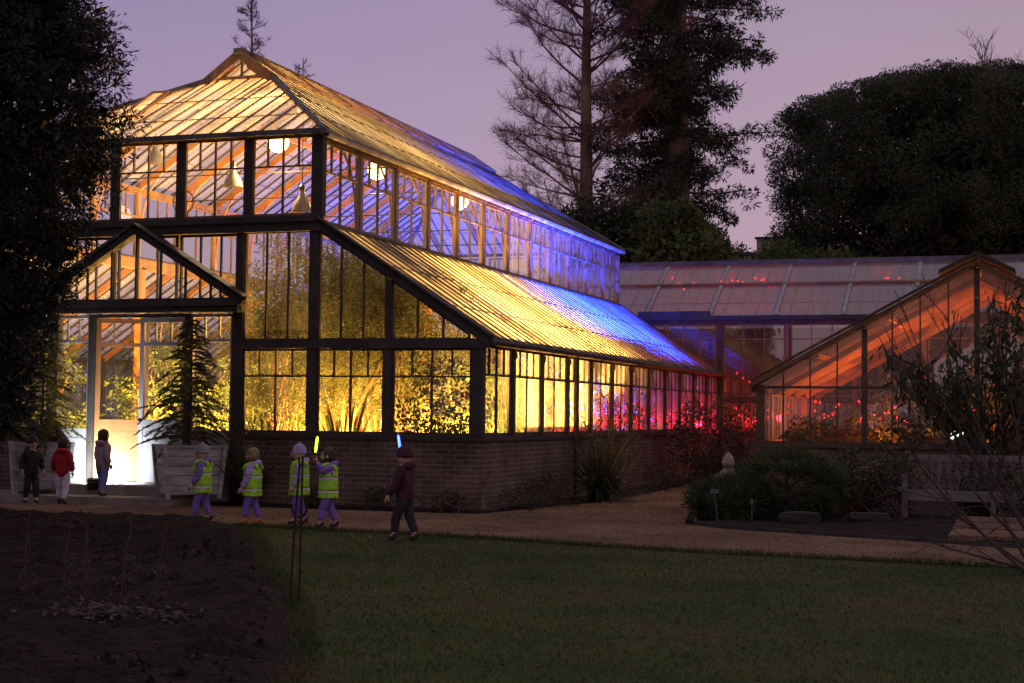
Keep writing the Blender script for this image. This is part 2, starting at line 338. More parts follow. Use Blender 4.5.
sheet('lawn', [(-40, -20), (30, -20), (30, 17), (-40, 19)], 0.0, MT['lawn'])
near = [(-40, 19.2), (-13.45, 18.05), (-9.6, 17.5), (-7.6, 17.2), (-5.86, 16.9), (-4.5, 16.5), (-3.42, 16.25), (-.41, 15.95), (9, 15.2)]
far = [(9, 17.0), (-.47, 18.3), (-3.0, 19.35), (-3.9, 19.75), (-4.5, 20.4), (-5.0, 23), (-5.5, 27.8), (-5.9, 31.4), (-5.6, 39.1), (-7.5, 39.1), (-7.0, 31), (-6.85, 27), (-6.9, 24.8), (-7.3, 22.8), (-7.6, 21.0), (-9.0, 20.9), (-40, 21.2)]
sheet('gravel_path', near + far, .012, MT['gravel'])
# paved apron at the doors with its step
mb = MB(); mb.bb(-17.2, -12.3, 20.35, 21.55, -.02, .12); mb.bb(-14.75, -12.35, 20.95, 21.50, .12, .27); struct('paving', mb, MT['paving'])
# the bare flower bed on the left: a mounded, cloddy sheet
BED = [(-13.4, 17.95), (-11.5, 17.8), (-9.87, 17.45), (-8.9, 16.6), (-7.96, 15.1), (-6.9, 13.2), (-5.73, 11.39), (-4.8, 9.7), (-4.02, 8.23), (-3.5, 6.8), (-3.2, 5), (-3.1, 2)]
poly = np.array([(-40, 18.9)] + BED + [(-3.1, -20), (-40, -20)])
def sdist(px, py, poly):
    """signed distance, positive inside"""
    inside = np.zeros(px.shape, bool); dmin = np.full(px.shape, 1e9); n = len(poly)
    for i in range(n):
        x1, y1 = poly[i]; x2, y2 = poly[(i + 1) % n]
        dx, dy = x2 - x1, y2 - y1; t = np.clip(((px - x1) * dx + (py - y1) * dy) / (dx * dx + dy * dy), 0, 1)
        dmin = np.minimum(dmin, np.hypot(px - x1 - t * dx, py - y1 - t * dy))
        c = ((y1 > py) != (y2 > py)) & (px < (x2 - x1) * (py - y1) / (y2 - y1 + 1e-12) + x1); inside ^= c
    return np.where(inside, dmin, -dmin)
def mound(name, poly, x0, x1, y0, y1, step, top, slope, amp, m, seed):
    xs = np.arange(x0, x1, step); ys = np.arange(y0, y1, step); X, Y = np.meshgrid(xs, ys); D = sdist(X, Y, poly)
    D = D + np.array([[fbm(x, y, 1.4, 3, seed) * .06 for x in xs] for y in ys])
    Z = np.clip(D * slope, -.06, top)
    Nz = np.array([[fbm(x, y, 3.0, 5, seed) * amp + fbm(x, y, .5, 2, seed) * amp * 1.2 for x in xs] for y in ys])
    Z = Z + Nz * np.clip(D * 3, 0, 1)
    nx, ny = len(xs), len(ys); keep = D > -.25
    v = np.stack([X, Y, Z], -1).reshape(-1, 3); idx = np.arange(nx * ny).reshape(ny, nx)
    fs = [(idx[j, i], idx[j, i + 1], idx[j + 1, i + 1], idx[j + 1, i]) for j in range(ny - 1) for i in range(nx - 1) if keep[j, i] or keep[j + 1, i + 1]]
    me = bpy.data.meshes.new(name); me.from_pydata(v.tolist(), [], [tuple(int(k) for k in f) for f in fs]); me.materials.append(m)
    me.polygons.foreach_set('use_smooth', [True] * len(me.polygons)); o = obj(name, me); o['kind'] = 'structure'; return o, (lambda x, y: 0)
mound('flower_bed', poly, -20, -2.6, 3.5, 18.6, .07, .09, .22, .075, MT['soil'], 3.1)
RB = np.array([(6, 17.7), (-.47, 18.42), (-3.0, 19.45), (-3.85, 19.9), (-4.35, 20.5), (-4.85, 23), (-5.35, 27.5), (-5.3, 29.9), (6, 29.9)])
mound('planting_bed', RB, -6, 4, 17.4, 30, .16, .06, .3, .03, MT['soil'], 8.2)
WB = np.array([(-12.2, 21.6), (-7.75, 21.7), (-7.7, 39.2), (-7.35, 39.2), (-6.95, 31), (-6.85, 27), (-6.95, 24.8), (-7.35, 22.8), (-7.65, 21.1), (-9, 20.95), (-12.2, 21.1)])
mound('wall_bed', WB, -12.4, -6.6, 20.8, 39.4, .16, .05, .3, .025, MT['soil'], 5.5)
# paving in front of the bench
mb = MB()
for i, (y0, y1) in enumerate([(18.75, 19.85), (19.9, 21.0), (21.05, 22.1)]):
    mb.bb(-1.05 + i * -.02, .1, y0, y1, .0, .10 + .012 * i)
    mb.bb(.14, 1.6, y0, y1, .0, .105 + .01 * i)
struct('bench_paving', mb, MT['gravel'])
# turf blades, litter and clods that nobody could count
n = 110000
px = rng.uniform(-9.5, 4, n); py = 7.2 + (17.3 - 7.2) * rng.uniform(0, 1, n) ** 1.25
ins = (sdist(px, py, poly) < -.02) & (sdist(px, py, np.array(near + [(9, 30), (-40, 30)])) < .03)
px = px[ins]; py = py[ins]; n = len(px)
P = np.stack([px, py, np.full(n, -.004)], -1); D = np.stack([rng.normal(0, .55, n), rng.normal(0, .55, n), np.ones(n)], -1)
MT['blade'] = leafmat('grass_blades', (.040, .068, .014), (.082, .078, .026), tr=.25, scale=1.1)
o = obj('grass', fast_quads('grass', leaf_quads(P, D, .032, .007), MT['blade'])); o['kind'] = 'stuff'
n = 2600
px = rng.uniform(-14, -3, n); py = rng.uniform(7, 17.8, n); ins = sdist(px, py, poly) > .15; px = px[ins]; py = py[ins]; n = len(px)
P = np.stack([px, py, np.full(n, .10)], -1); D = rng.normal(size=(n, 3)); D[:, 2] *= .25
o = obj('leaf_litter', fast_quads('leaf_litter', leaf_quads(P, D, .04, .014), MT['brownleaf'])); o['kind'] = 'stuff'
n = 1500
px = rng.uniform(-9, 4, n); py = rng.uniform(8, 17, n); ins = (sdist(px, py, poly) < -.2) & (sdist(px, py, np.array(near + far)) < -.1); px = px[ins]; py = py[ins]; n = len(px)
P = np.stack([px, py, np.full(n, .022)], -1); D = rng.normal(size=(n, 3)); D[:, 2] *= .1
o = obj('fallen_leaves', fast_quads('fallen_leaves', leaf_quads(P, D, .035, .02), MT['brownleaf'])); o['kind'] = 'stuff'
# gravel stones that catch the light
pm = np.array(near + far); n = 9000
gx = np.concatenate([rng.uniform(-13, 1.5, n // 2), rng.uniform(-7.4, -4.4, n // 2)]); gy = np.concatenate([rng.uniform(15.6, 20.8, n // 2), rng.uniform(19.5, 32, n // 2)])
ok_ = sdist(gx, gy, pm) > 0; mb = MB()
for x, y in zip(gx[ok_], gy[ok_]):
    s = random.uniform(.007, .02)
    mb.add([(x - s, y - s * .7, .012), (x + s, y - s * .6, .012), (x + s * .2, y + s, .012), (x + s * .1, y, .012 + s * .9)], [(0, 1, 3), (1, 2, 3), (2, 0, 3)])
build('gravel', mb, MT['gravel'])['kind'] = 'stuff'

# clods of earth, too many to count, and ragged tufts along the edges of the turf
mb = MB()
for i in range(2600):
    x = random.uniform(-14, -3.2); y = 6.8 + 11 * random.random() ** 1.3
    if sdist(np.array([x]), np.array([y]), poly)[0] < .2: continue
    s = random.uniform(.012, .05); z = .09 + fbm(x, y, 3.0, 5, 3.1) * .075; vs = [(x + math.cos(a) * s * random.uniform(.6, 1.1), y + math.sin(a) * s * random.uniform(.6, 1.1), z - .02) for a in (0, 1.26, 2.5, 3.8, 5)] + [(x + random.gauss(0, s * .3), y + random.gauss(0, s * .3), z + s * random.uniform(.4, .9))]
    mb.add(vs, [(k, (k + 1) % 5, 5) for k in range(5)])
build('soil_clods', mb, MT['soil'])['kind'] = 'stuff'
def edge_tufts(pts, n, wob):
    pts = np.array(pts); seg = np.linalg.norm(np.diff(pts, axis=0), axis=1); cs = np.concatenate([[0], np.cumsum(seg)]); u = rng.uniform(0, cs[-1], n); i = np.clip(np.searchsorted(cs, u) - 1, 0, len(seg) - 1); f = ((u - cs[i]) / seg[i])[:, None]
    return pts[i] * (1 - f) + pts[i + 1] * f + rng.normal(size=(n, 2)) * wob
E_ = np.concatenate([edge_tufts(near[2:8], 5200, .05), edge_tufts(BED[2:10], 5200, .05)]); P = np.concatenate([E_, np.full((len(E_), 1), .0)], 1); D = np.stack([rng.normal(0, .6, len(P)), rng.normal(0, .6, len(P)), np.ones(len(P))], -1)
o = obj('edge_grass', fast_quads('edge_grass', leaf_quads(P, D, .06, .009), MT['blade'])); o['kind'] = 'stuff'
# dark timber edging between path and planting bed
mb = MB(); ed = [(-5.3, 27.5), (-4.85, 23), (-4.38, 20.5), (-3.88, 19.86), (-3.0, 19.42), (-.47, 18.38), (3, 17.9)]
for a, b_ in zip(ed[:-1], ed[1:]): mb.bar((*a, .02), (*b_, .02), .035, .07)
struct('kerb', mb, MT['dark_timber'])
# ================================================================== THE GLASSHOUSES
XM, XE, XC, Y0, Y1 = -13.5, -7.8, -10.5, 21.63, 39.35
NB = 12; BAY = (Y1 - Y0) / NB; ZS, ZE, ZC0, ZC1, ZR = 1.10, 2.48, 4.28, 5.66, 7.72
def mx(x, s): return XM + s * (x - XM)
_wc = {}
def window(parent, loc, rz, wd, ht, top_h, ntop, nbot, gm, fm='teak', t=.035, d=.05, name='window', kick=0.0, ledge=True):
    """glazed light in its own frame; origin at its lower left corner, x along, z up.  frame > glass"""
    key = (round(wd, 3), round(ht, 3), round(top_h, 3), ntop, nbot, gm, fm, kick, t)
    if key not in _wc:
        f = MB(); f.bb(0, t, -d / 2, d / 2, 0, ht); f.bb(wd - t, wd, -d / 2, d / 2, 0, ht)
        f.bb(t, wd - t, -d / 2, d / 2, ht - t, ht); f.bb(t, wd - t, -d / 2, d / 2, 0, t * 1.3)
        zb = t * 1.3
        if kick:
            f.bb(t, wd - t, -d / 2, d / 2, kick, kick + t * 1.6); zb = kick + t * 1.6
        zt = ht - t
        if ntop:
            zd = ht - top_h; f.bb(t, wd - t, -d / 2, d / 2, zd - t * .4, zd + t * .4)
            for k in range(1, ntop): x = wd * k / ntop; f.bb(x - .011, x + .011, -d * .4, d * .4, zd + t * .4, zt)
            zt = zd - t * .4
        for k in range(1, nbot): x = wd * k / nbot; f.bb(x - .013, x + .013, -d * .4, d * .4, zb, zt)
        g = MB(); o_ = random.uniform(0, 50)
        q = [(t * .5, 0.003, zb - .01), (wd - t * .5, 0.003, zb - .01), (wd - t * .5, 0.003, ht - t * .5), (t * .5, 0.003, ht - t * .5)]
        g.poly(q, [(p[0] + o_, p[2] + o_) for p in q])
        k_ = None
        if kick:
            k_ = MB(); k_.bb(t, wd - t, -.018, .018, t * 1.3, kick)
            k_.bb(t + .06, wd - t - .06, -.026, .026, t * 1.3 + .07, kick - .07); k_ = k_.mesh('panel', MT[fm])
        _wc[key] = (f.mesh(name, MT[fm]), g.mesh('glass', MT[gm]), k_)
    fme, gme, kme = _wc[key]
    r = root_of(parent); l = Vector(loc) - Vector(r.location)
    o = obj(name, fme, parent, l, rz); obj('glass', gme, o)
    if kme: obj('panel', kme, o)
    return o
def inside2d(poly, e):
    """range of s on the vertical line at e inside a convex 2D polygon"""
    ss = []
    for i in range(len(poly)):
        (a, b), (c, d) = poly[i], poly[(i + 1) % len(poly)]
        if (a - e) * (c - e) <= 0 and abs(a - c) > 1e-9: ss.append(b + (d - b) * (e - a) / (c - a))
    return (min(ss), max(ss)) if len(ss) >= 2 else None
def rslope(parent, O, ev, sv, poly, spacing, gm, bm_='teak', bw=.028, bh=.045, laps=(), lapw=.02, name='roof_slope', phase=0.0, edge=.07):
    """a glazed plane: O origin, ev along, sv up the slope, poly in (e,s).  bars + glass"""
    O = Vector(O); ev = Vector(ev).normalized(); sv = Vector(sv).normalized(); nn = ev.cross(sv).normalized()
    if nn.z < 0: nn = -nn
    pt = lambda e, s, h=0: O + ev * e + sv * s + nn * h
    f = MB(); es = [p[0] for p in poly]; e = min(es) + phase + spacing
    while e < max(es) - .02:
        r = inside2d(poly, e)
        if r and r[1] - r[0] > .05: f.bar(pt(e, r[0]), pt(e, r[1]), bw, bh, nn)
        e += spacing
    for i in range(len(poly)):
        a, b = poly[i], poly[(i + 1) % len(poly)]; f.bar(pt(*a, .003), pt(*b, .003), edge, bh * 1.25, nn)
    for (s, e0, e1) in laps: f.bar(pt(e0, s, .012), pt(e1, s, .012), lapw, .012, nn)
    b = build(name, f, MT[bm_], parent)
    g = MB(); o_ = random.uniform(0, 60); g.poly([pt(e, s, .006) for e, s in poly], [(e + o_, s + o_) for e, s in poly])
    build('glass', g, MT[gm], b); return b

GH = empty('glasshouse', (XM, Y0, 0), 'large two-tiered timber glasshouse with a hipped glass roof, glowing yellow and blue from inside', 'glasshouse')
def part(name, mb, m, parent=None, **k): return build(name, mb, MT[m], parent or GH, **k)
# ---- brick plinth and sills
for s in (1, -1):
    mb = MB(); xa, xb = sorted((mx(XE, s), mx(XE - .28, s))); mb.bb(xa, xb, Y0, Y1, -.05, 1.03)
    xa, xb = sorted((mx(XE - .28, s), mx(-11.78, s))); mb.bb(xa, xb, Y0, Y0 + .28, -.05, 1.03); part('brick_wall', mb, 'brick')
    mb = MB(); xa, xb = sorted((mx(XE + .05, s), mx(XE - .3, s))); mb.bb(xa, xb, Y0 - .05, Y1, 1.03, 1.10)
    xa, xb = sorted((mx(XE - .3, s), mx(-11.75, s))); mb.bb(xa, xb, Y0 - .05, Y0 + .3, 1.03, 1.10); part('window_sill', mb, 'dark_timber')
mb = MB(); mb.bb(mx(XE - .3, -1), XE - .3, Y0 + .3, Y1, 0, .04); part('floor', mb, 'tile')
# ---- posts of the long sides
pm_ = MB(); pm_.bb(-.055, .055, -.055, .055, 0, 1.36); pm_.bb(-.05, .08, -.05, .05, 1.2, 1.30); pme = pm_.mesh('post', MT['dark_timber'])
cm_ = MB(); cm_.bb(-.05, .05, -.055, .055, 0, ZC1 - ZC0 - .1); cme = cm_.mesh('post', MT['teak_light'])
km_ = MB(); km_.bb(-.07, .07, -.07, .07, 0, ZC0 - .14); km_.lathe([(.1, 0), (.1, .3)], n=8); kme_ = km_.mesh('column', MT['orange_wood'])
gl = Vector(GH.location)
for s in (1, -1):
    for k in range(1, NB + 1):
        y = Y0 + BAY * k
        obj('post', pme, GH, Vector((mx(XE - .055, s), y, 1.10)) - gl, 0 if s > 0 else math.pi)
        obj('post', cme, GH, Vector((mx(XC, s), y, ZC0 + .06)) - gl)
    for k in range(3, NB + 1, 3): obj('column', kme_, GH, Vector((mx(XC - .02, s), Y0 + .2 + BAY * k * .985, .04)) - gl)
    mb = MB(); xa, xb = sorted((mx(XC + .07, s), mx(XC - .09, s))); mb.bb(xa, xb, Y0 + .1, Y1, ZC0 - .14, ZC0 + .06); part('valley_beam', mb, 'teak')
    mb = MB(); xa, xb = sorted((mx(XC + .06, s), mx(XC - .06, s))); mb.bb(xa, xb, Y0 + .09, Y1, ZC1 - .05, ZC1 + .05); part('wall_plate', mb, 'teak')
    mb = MB(); xa, xb = sorted((mx(XE + .01, s), mx(XE - .12, s))); mb.bb(xa, xb, Y0 + .09, Y1, ZE - .03, ZE + .05); part('wall_plate', mb, 'dark_timber')
    # gutters: half round, along both eaves
    for xg, zg, m in ((XC + .16, ZC1 + .03, 'pale_metal'), (XE + .13, ZE + .02, 'dark_timber')):
        mb = MB(); pr = [(.065 * math.cos(a), .065 * math.sin(a)) for a in np.linspace(math.pi, 2 * math.pi, 8)]
        pr += [(.055 * math.cos(a), .055 * math.sin(a)) for a in np.linspace(2 * math.pi, math.pi, 8)]
        n_ = len(pr); vs = [(mx(xg + p[0], s), y, zg + p[1]) for y in (Y0 - .12, Y1) for p in pr]
        mb.add(vs, [(i, (i + 1) % n_, n_ + (i + 1) % n_, n_ + i) for i in range(n_)] + [tuple(range(n_ - 1, -1, -1)), tuple(range(n_, 2 * n_))])
        for k in range(NB + 1): y = Y0 + .05 + BAY * k * .99; mb.bar((mx(xg - .13, s), y, zg + .05), (mx(xg + .02, s), y, zg - .07), .02, .015)
        part('gutter', mb, m)
    # windows between the posts
    for k in range(NB):
        y = Y0 + BAY * k + (.055 if k else .09); wdt = BAY - .11 - (0 if k else .035)
        if s > 0:
            window(GH, (XE - .055, y, 1.103), R(90), wdt, 1.345, .43, 4, 2, 'misted', 'dark_timber')
            window(GH, (XC, y, ZC0 + .063), R(90), wdt, 1.26, .45, 4, 2, 'misted' if k >= 6 else 'clear', 'teak_light')  # mist added on the far upper panes to hold the blue light
        else:
            window(GH, (mx(XE - .055, s), y + wdt, 1.103), R(-90), wdt, 1.345, .43, 4, 2, 'misted', 'dark_timber')
            window(GH, (mx(XC, s), y + wdt, ZC0 + .063), R(-90), wdt, 1.26, .45, 4, 2, 'clear')
    # aisle roof and its rafters
    e0 = Vector((mx(XE + .1, s), Y0 - .02, ZE + .01)); t0 = Vector((mx(XC + .07, s), Y0 - .02, ZC0 + .02)); sv = t0 - e0; ln = sv.length
    rslope(GH, e0, (0, 1, 0), sv, [(0, 0), (Y1 - Y0 + .02, 0), (Y1 - Y0 + .02, ln), (0, ln)], BAY / 4, 'roofglass', 'dark_timber', bw=.030, bh=.05, laps=[(ln * q, 0, Y1 - Y0) for q in (.33, .66)], lapw=.014)
    rm = MB(); rm.bar(tuple(e0 + sv * .03 - Vector((0, 0, .09)) - Vector((0, Y0 - .02, 0))), tuple(e0 + sv * .99 - Vector((0, 0, .09)) - Vector((0, Y0 - .02, 0))), .05, .12)
    rme = rm.mesh('rafter', MT['orange_wood'])
    for k in range(1, NB): obj('rafter', rme, GH, Vector((0, Y0 + BAY * k, 0)) - gl)
# ---- corner posts and the front wall
def fb(x0, x1, z0, z1, y0=Y0 - .06, y1=Y0 + .08, m='dark_timber', name='post'):
    mb = MB(); mb.bb(x0, x1, y0, y1, z0, z1); return part(name, mb, m)
for s in (1, -1):
    q = lambda x: mx(x, s)
    def rect(xa, xb): return tuple(sorted((q(xa), q(xb))))
    fb(*rect(XE - .16, XE + .02), 1.10, ZE - .06)                     # corner
    fb(*rect(XC - .09, XC + .08), 4.44, ZC1 + .03)                    # upper corner
    fb(*rect(-9.36, -9.24), 1.10, ZE - .08); fb(*rect(-10.62, -10.48), 1.10, ZE - .08); fb(*rect(-11.92, -11.74), .0, 3.10)
    fb(*rect(-10.62, -10.47), ZE + .06, 4.20); fb(*rect(-9.35, -9.25), ZE + .06, 3.42); fb(*rect(-11.88, -11.74), 3.16, 4.20)
    fb(*rect(-11.74, XE + .1), ZE - .08, ZE + .06, Y0 - .09, Y0 + .09, name='eaves_beam')
    # sloping barge board
    mb = MB(); mb.bar((q(XE + .16), Y0 - .085, ZE + .02), (q(XC + .02), Y0 - .085, ZC0 + .06), .06, .17, (0, 0, 1)); mb.bar((q(XE + .18), Y0 - .13, ZE + .10), (q(XC + .02), Y0 - .13, ZC0 + .14), .16, .03, (0, 0, 1)); part('barge_board', mb, 'dark_timber')
    # lower lights
    for xa, xb in ((-11.74, -10.62), (-10.48, -9.36), (-9.24, -7.96)):
        x0, x1 = rect(xa, xb); window(GH, (x0, Y0, 1.103), 0, x1 - x0, 1.295, .42, 4, 2, 'clear', 'dark_timber')
    # upper lights, cut by the slope
    zs = lambda x: ZE + .06 + (XE + .02 - x) / (XE - XC) * (ZC0 - ZE) - .10
    for xa, xb, npn in ((-11.74, -10.62, 3), (-10.47, -9.35, 3), (-9.25, -8.02, 3)):
        zt = [min(4.20, zs(xa)), min(4.20, zs(xb))]; z0 = ZE + .06
        f = MB(); g = MB(); P4 = [(q(xa), z0), (q(xb), z0), (q(xb), max(zt[1], z0 + .02)), (q(xa), zt[0])]
        for i in range(4):
            a, b = P4[i], P4[(i + 1) % 4]; f.bar((a[0], Y0, a[1]), (b[0], Y0, b[1]), .03, .05, (0, 1, 0))
        for k in range(1, npn):
            x = xa + (xb - xa) * k / npn; f.bar((q(x), Y0, z0), (q(x), Y0, min(4.2, zs(x))), .026, .04, (0, 1, 0))
        o = build('window', f, MT['dark_timber'], GH); g.poly([(p[0], Y0 + .004, p[1]) for p in P4], [(p[0], p[1]) for p in P4]); build('glass', g, MT['clear'], o)
fb(mx(XC + .04, -1), XC + .04, 4.20, 4.44, Y0 - .11, Y0 + .1, name='front_beam')
mb = MB(); mb.bb(mx(XC + .1, -1), XC + .1, Y0 - .16, Y0 - .11, 4.34, 4.40); part('front_ledge', mb, 'dark_timber')
fb(mx(XC + .1, -1), XC + .1, ZC1 + .03, ZC1 + .12, Y0 - .10, Y0 + .06, name='eaves_beam')
mb = MB(); mb.bb(mx(XC + .2, -1), XC + .2, Y0 - .2, Y0 - .10, ZC1 + .02, ZC1 + .10); part('gutter', mb, 'lead')
FW = 6.0 / 5
for k in range(1, 5): x = mx(XC, -1) + FW * k; fb(x - .055, x + .055, 4.44, ZC1 + .03)
for k in range(5):
    x0 = mx(XC, -1) + FW * k + (.055 if k else .09); x1 = mx(XC, -1) + FW * (k + 1) - (.055 if k < 4 else .09)
    window(GH, (x0, Y0, 4.443), 0, x1 - x0, 1.245, .47, 4, 2, 'clear')
# lights over the porch
for k in range(3):
    x0 = -15.2 + k * 1.133 + .03; fw = 1.09
    window(GH, (x0, Y0 + .02, 3.16), 0, fw, 1.035, 0, 0, 3, 'clear', 'dark_timber')
# ---- upper roof: two sides, two hips, gablets, ridge
ZG = 7.34; YG0, YG1 = 24.63, Y1 - 3.0; GW = .56
pitch = (ZG - (ZC1 + .06)) / (3.0 - GW)
for s in (1, -1):
    e0 = Vector((mx(XC + .15, s), Y0 - .12, ZC1 + .06 - .02)); top = Vector((mx(XM + .05, s), Y0 - .12, ZC1 + .06 - .02 + pitch * 3.1)); sv = top - e0
    ln = sv.length; fg = 1 - GW / 3.15; Lr = Y1 - Y0 + .24; h = YG0 - Y0 + .12
    rslope(GH, e0, (0, 1, 0), sv, [(0, 0), (Lr, 0), (Lr - h, ln * fg), (Lr - h, ln * .985), (h, ln * .985), (h, ln * fg)], BAY / 4, 'upperglass', 'dark_timber', laps=[(ln * .27, h * .3, Lr - h * .3), (ln * .54, h * .58, Lr - h * .58)])
    rm = MB(); a = e0 + sv * .02; b = e0 + sv * .97; rm.bar((a.x, 0, a.z - .1), (b.x, 0, b.z - .1), .05, .13); rme = rm.mesh('rafter', MT['orange_wood'])
    for k in range(2, NB - 1): obj('rafter', rme, GH, Vector((0, Y0 + BAY * k, 0)) - gl)
    # brackets from each post up to its rafter
    bk = MB(); bk.tube([(mx(XC - .06 - .75 * (1 - math.cos(a_)), s), 0, ZC0 + .35 + 1.45 * math.sin(a_)) for a_ in np.linspace(0, 1.35, 8)], .022, 5); bkm = bk.mesh('bracket', MT['orange_wood'])
    for k in range(1, NB): obj('bracket', bkm, GH, Vector((0, Y0 + BAY * k, 0)) - gl)
    mb = MB(); mb.bar((mx(XM + .9, s), Y0 + 2.6, ZC1 + 1.28), (mx(XM + .9, s), Y1 - 2.6, ZC1 + 1.28), .06, .10); part('purlin', mb, 'orange_wood')
for yb, sg in ((Y0 - .12, 1), (Y1 + .12, -1)):
    e0 = Vector((mx(XC + .15, -1), yb, ZC1 + .04)); top = Vector((mx(XC + .15, -1), YG0 if sg > 0 else YG1, ZG)); sv = top - e0; ln = sv.length; W = 6.3
    ap = W / 2 - GW
    rslope(GH, e0, (1, 0, 0), sv, [(0, 0), (W, 0), (W - ap, ln), (ap, ln)], W / 21, 'upperglass', laps=[(ln * .3, ap * .3, W - ap * .3), (ln * .62, ap * .62, W - ap * .62)])
    for k in range(1, 5):
        x = mx(XC, -1) + FW * k; tq = min(1, (min(x - (XM - 3.15), XM + 3.15 - x)) / ap) * .97
        mb = MB(); mb.bar((x, yb + sg * .2, ZC1 + .03), (x, yb + sg * (.2 + (YG0 - Y0 - .1) * tq), ZC1 - .06 + (ZG - ZC1) * tq), .05, .12); part('rafter', mb, 'orange_wood')
    # gablet
    yg = YG0 if sg > 0 else YG1; g = MB(); f = MB(); zr = ZR + .02
    f.bar((XM - GW - .12, yg - sg * .12, ZG - .06), (XM + .0, yg - sg * .12, zr + .03), .16, .09, (0, 1, 0)); f.bar((XM + GW + .12, yg - sg * .12, ZG - .06), (XM - .0, yg - sg * .12, zr + .03), .16, .088, (0, 1, 0))
    f.bar((XM - GW, yg - sg * .05, ZG + .02), (XM + GW, yg - sg * .05, ZG + .02), .06, .07, (0, 1, 0)); f.bar((XM, yg - sg * .03, ZG + .05), (XM, yg - sg * .03, zr - .06), .03, .04, (0, 1, 0))
    o = build('gablet', f, MT['teak'], GH); g.poly([(XM - GW, yg - sg * .02, ZG), (XM + GW, yg - sg * .02, ZG), (XM, yg - sg * .02, zr)]); build('glass', g, MT['clear'], o)
for s in (1, -1):   # hip rolls
    for yb, yg in ((Y0 - .12, YG0), (Y1 + .12, YG1)):
        mb = MB(); mb.tube([(mx(XC + .15, s), yb, ZC1 + .08), (mx(XM + GW, s), yg, ZG + .05)], .045, 6); part('hip_roll', mb, 'lead')
mb = MB(); mb.bar((XM, YG0 - .2, ZR + .10), (XM, YG1 + .2, ZR + .10), .17, .09); part('ridge_cap', mb, 'lead')
for s in (1, -1):  # raised ventilators along the ridge
    for k in range(8):
        y0 = YG0 + .15 + k * 1.43
        o = Vector((mx(XM + .72, s), y0, ZR - .32)); tp = Vector((mx(XM + .09, s), y0, ZR + .115)); sv = tp - o
        if y0 + 1.38 < YG1 + .1: rslope(GH, o, (0, 1, 0), sv, [(0, 0), (1.38, 0), (1.38, sv.length), (0, sv.length)], .345, 'upperglass', name='roof_vent', edge=.05)
# open light in the front hip
mb = MB(); o = Vector((XM - 1.25, Y0 + 1.1, ZC1 + .72)); sv = Vector((0, 1, .62)).normalized()
mb.bar(o, o + sv * 1.15, .04, .05); mb.bar(o + Vector((.3, 0, 0)), o + Vector((.3, 0, 0)) + sv * 1.15, .04, .05); mb.bar(o, o + Vector((.3, 0, 0)), .04, .05); mb.bar(o + sv * 1.15, o + sv * 1.15 + Vector((.3, 0, 0)), .04, .05)
v_ = build('roof_vent', mb, MT['orange_wood'], GH); g = MB(); g.poly([o, o + Vector((.3, 0, 0)), o + Vector((.3, 0, 0)) + sv * 1.15, o + sv * 1.15]); build('glass', g, MT['upperglass'], v_)
# iron winding hoop and ties of the upper storey
mb = MB(); c = Vector((-13.38, 22.5, 4.86)); mb.tube([c + Vector((.19 * math.cos(a), 0, .19 * math.sin(a))) for a in np.linspace(0, 2 * math.pi, 25)], .012, 5); mb.bar(c + Vector((-.19, 0, 0)), c + Vector((.19, 0, 0)), .012, .012); mb.tube([c - Vector((0, 0, .19)), c - Vector((0, 0, .62))], .012, 5)
part('winding_wheel', mb, 'iron')
for k in range(2, NB - 1, 2):
    y = Y0 + BAY * k; mb = MB(); mb.tube([(mx(XC, -1), y, ZC1 - .02), (XC, y, ZC1 - .02)], .014, 5); part('tie_rod', mb, 'iron')
# far end wall of the upper tier
for k in range(5):
    x0 = mx(XC, -1) + FW * k + (.055 if k else .06); x1 = mx(XC, -1) + FW * (k + 1) - (.055 if k < 4 else .06)
    window(GH, (x0, Y1, 4.343), 0, x1 - x0, 1.26, .47, 4, 2, 'clear')
mb = MB(); mb.bb(mx(XC, -1), XC, Y1 - .06, Y1 + .06, 4.16, 4.34); part('end_beam', mb, 'teak')
# downpipe on the long side
mb = MB(); y = Y0 + BAY * 3; x = XE + .13; mb.tube([(x, y, ZE - .03), (x + .0, y, 1.9), (x, y, .05)], .045, 10)
for z in (2.1, 1.15, .4): mb.lathe([(.06, -.03), (.06, .03)], (x, y, z), 10)
part('downpipe', mb, 'black')
# ---- porch: gable, beam, doors, sidelights
PX0, PX1, PZ, PK, PY = -15.27, -11.73, 3.13, 4.20, Y0 - .30
mb = MB(); mb.bb(PX0 - .04, PX1 + .04, PY - .04, Y0 - .095, 2.96, 3.13); mb.bb(PX0 - .08, PX1 + .08, PY - .09, PY - .04, 3.05, 3.15); part('porch_beam', mb, 'dark_timber')
mb = MB()
for s in (1, -1): mb.bar((mx(PX1 + .14, s), PY - .02, PZ - .03), (XM, PY - .02, PK + .05 - .001 * s), .10, .13, (0, 1, 0)); mb.bar((mx(PX1 + .18, s), PY - .02, PZ + .05), (XM, PY - .02, PK + .155), .24, .025, (0, 0, 1))
mb.bar((PX0 + .1, PY, PZ + .02), (PX1 - .1, PY, PZ + .02), .05, .06, (0, 1, 0))
for k in range(1, 8):
    x = PX0 + (PX1 - PX0) * k / 8; zt = PZ + (PK - PZ) * (1 - abs(x - XM) / (PX1 - XM)); mb.bar((x, PY, PZ + .04), (x, PY, zt), .028, .04, (0, 1, 0))
pg = part('porch_gable', mb, 'dark_timber'); g = MB(); g.poly([(PX0, PY + .01, PZ), (PX1, PY + .01, PZ), (XM, PY + .01, PK)]); build('glass', g, MT['clear'], pg)
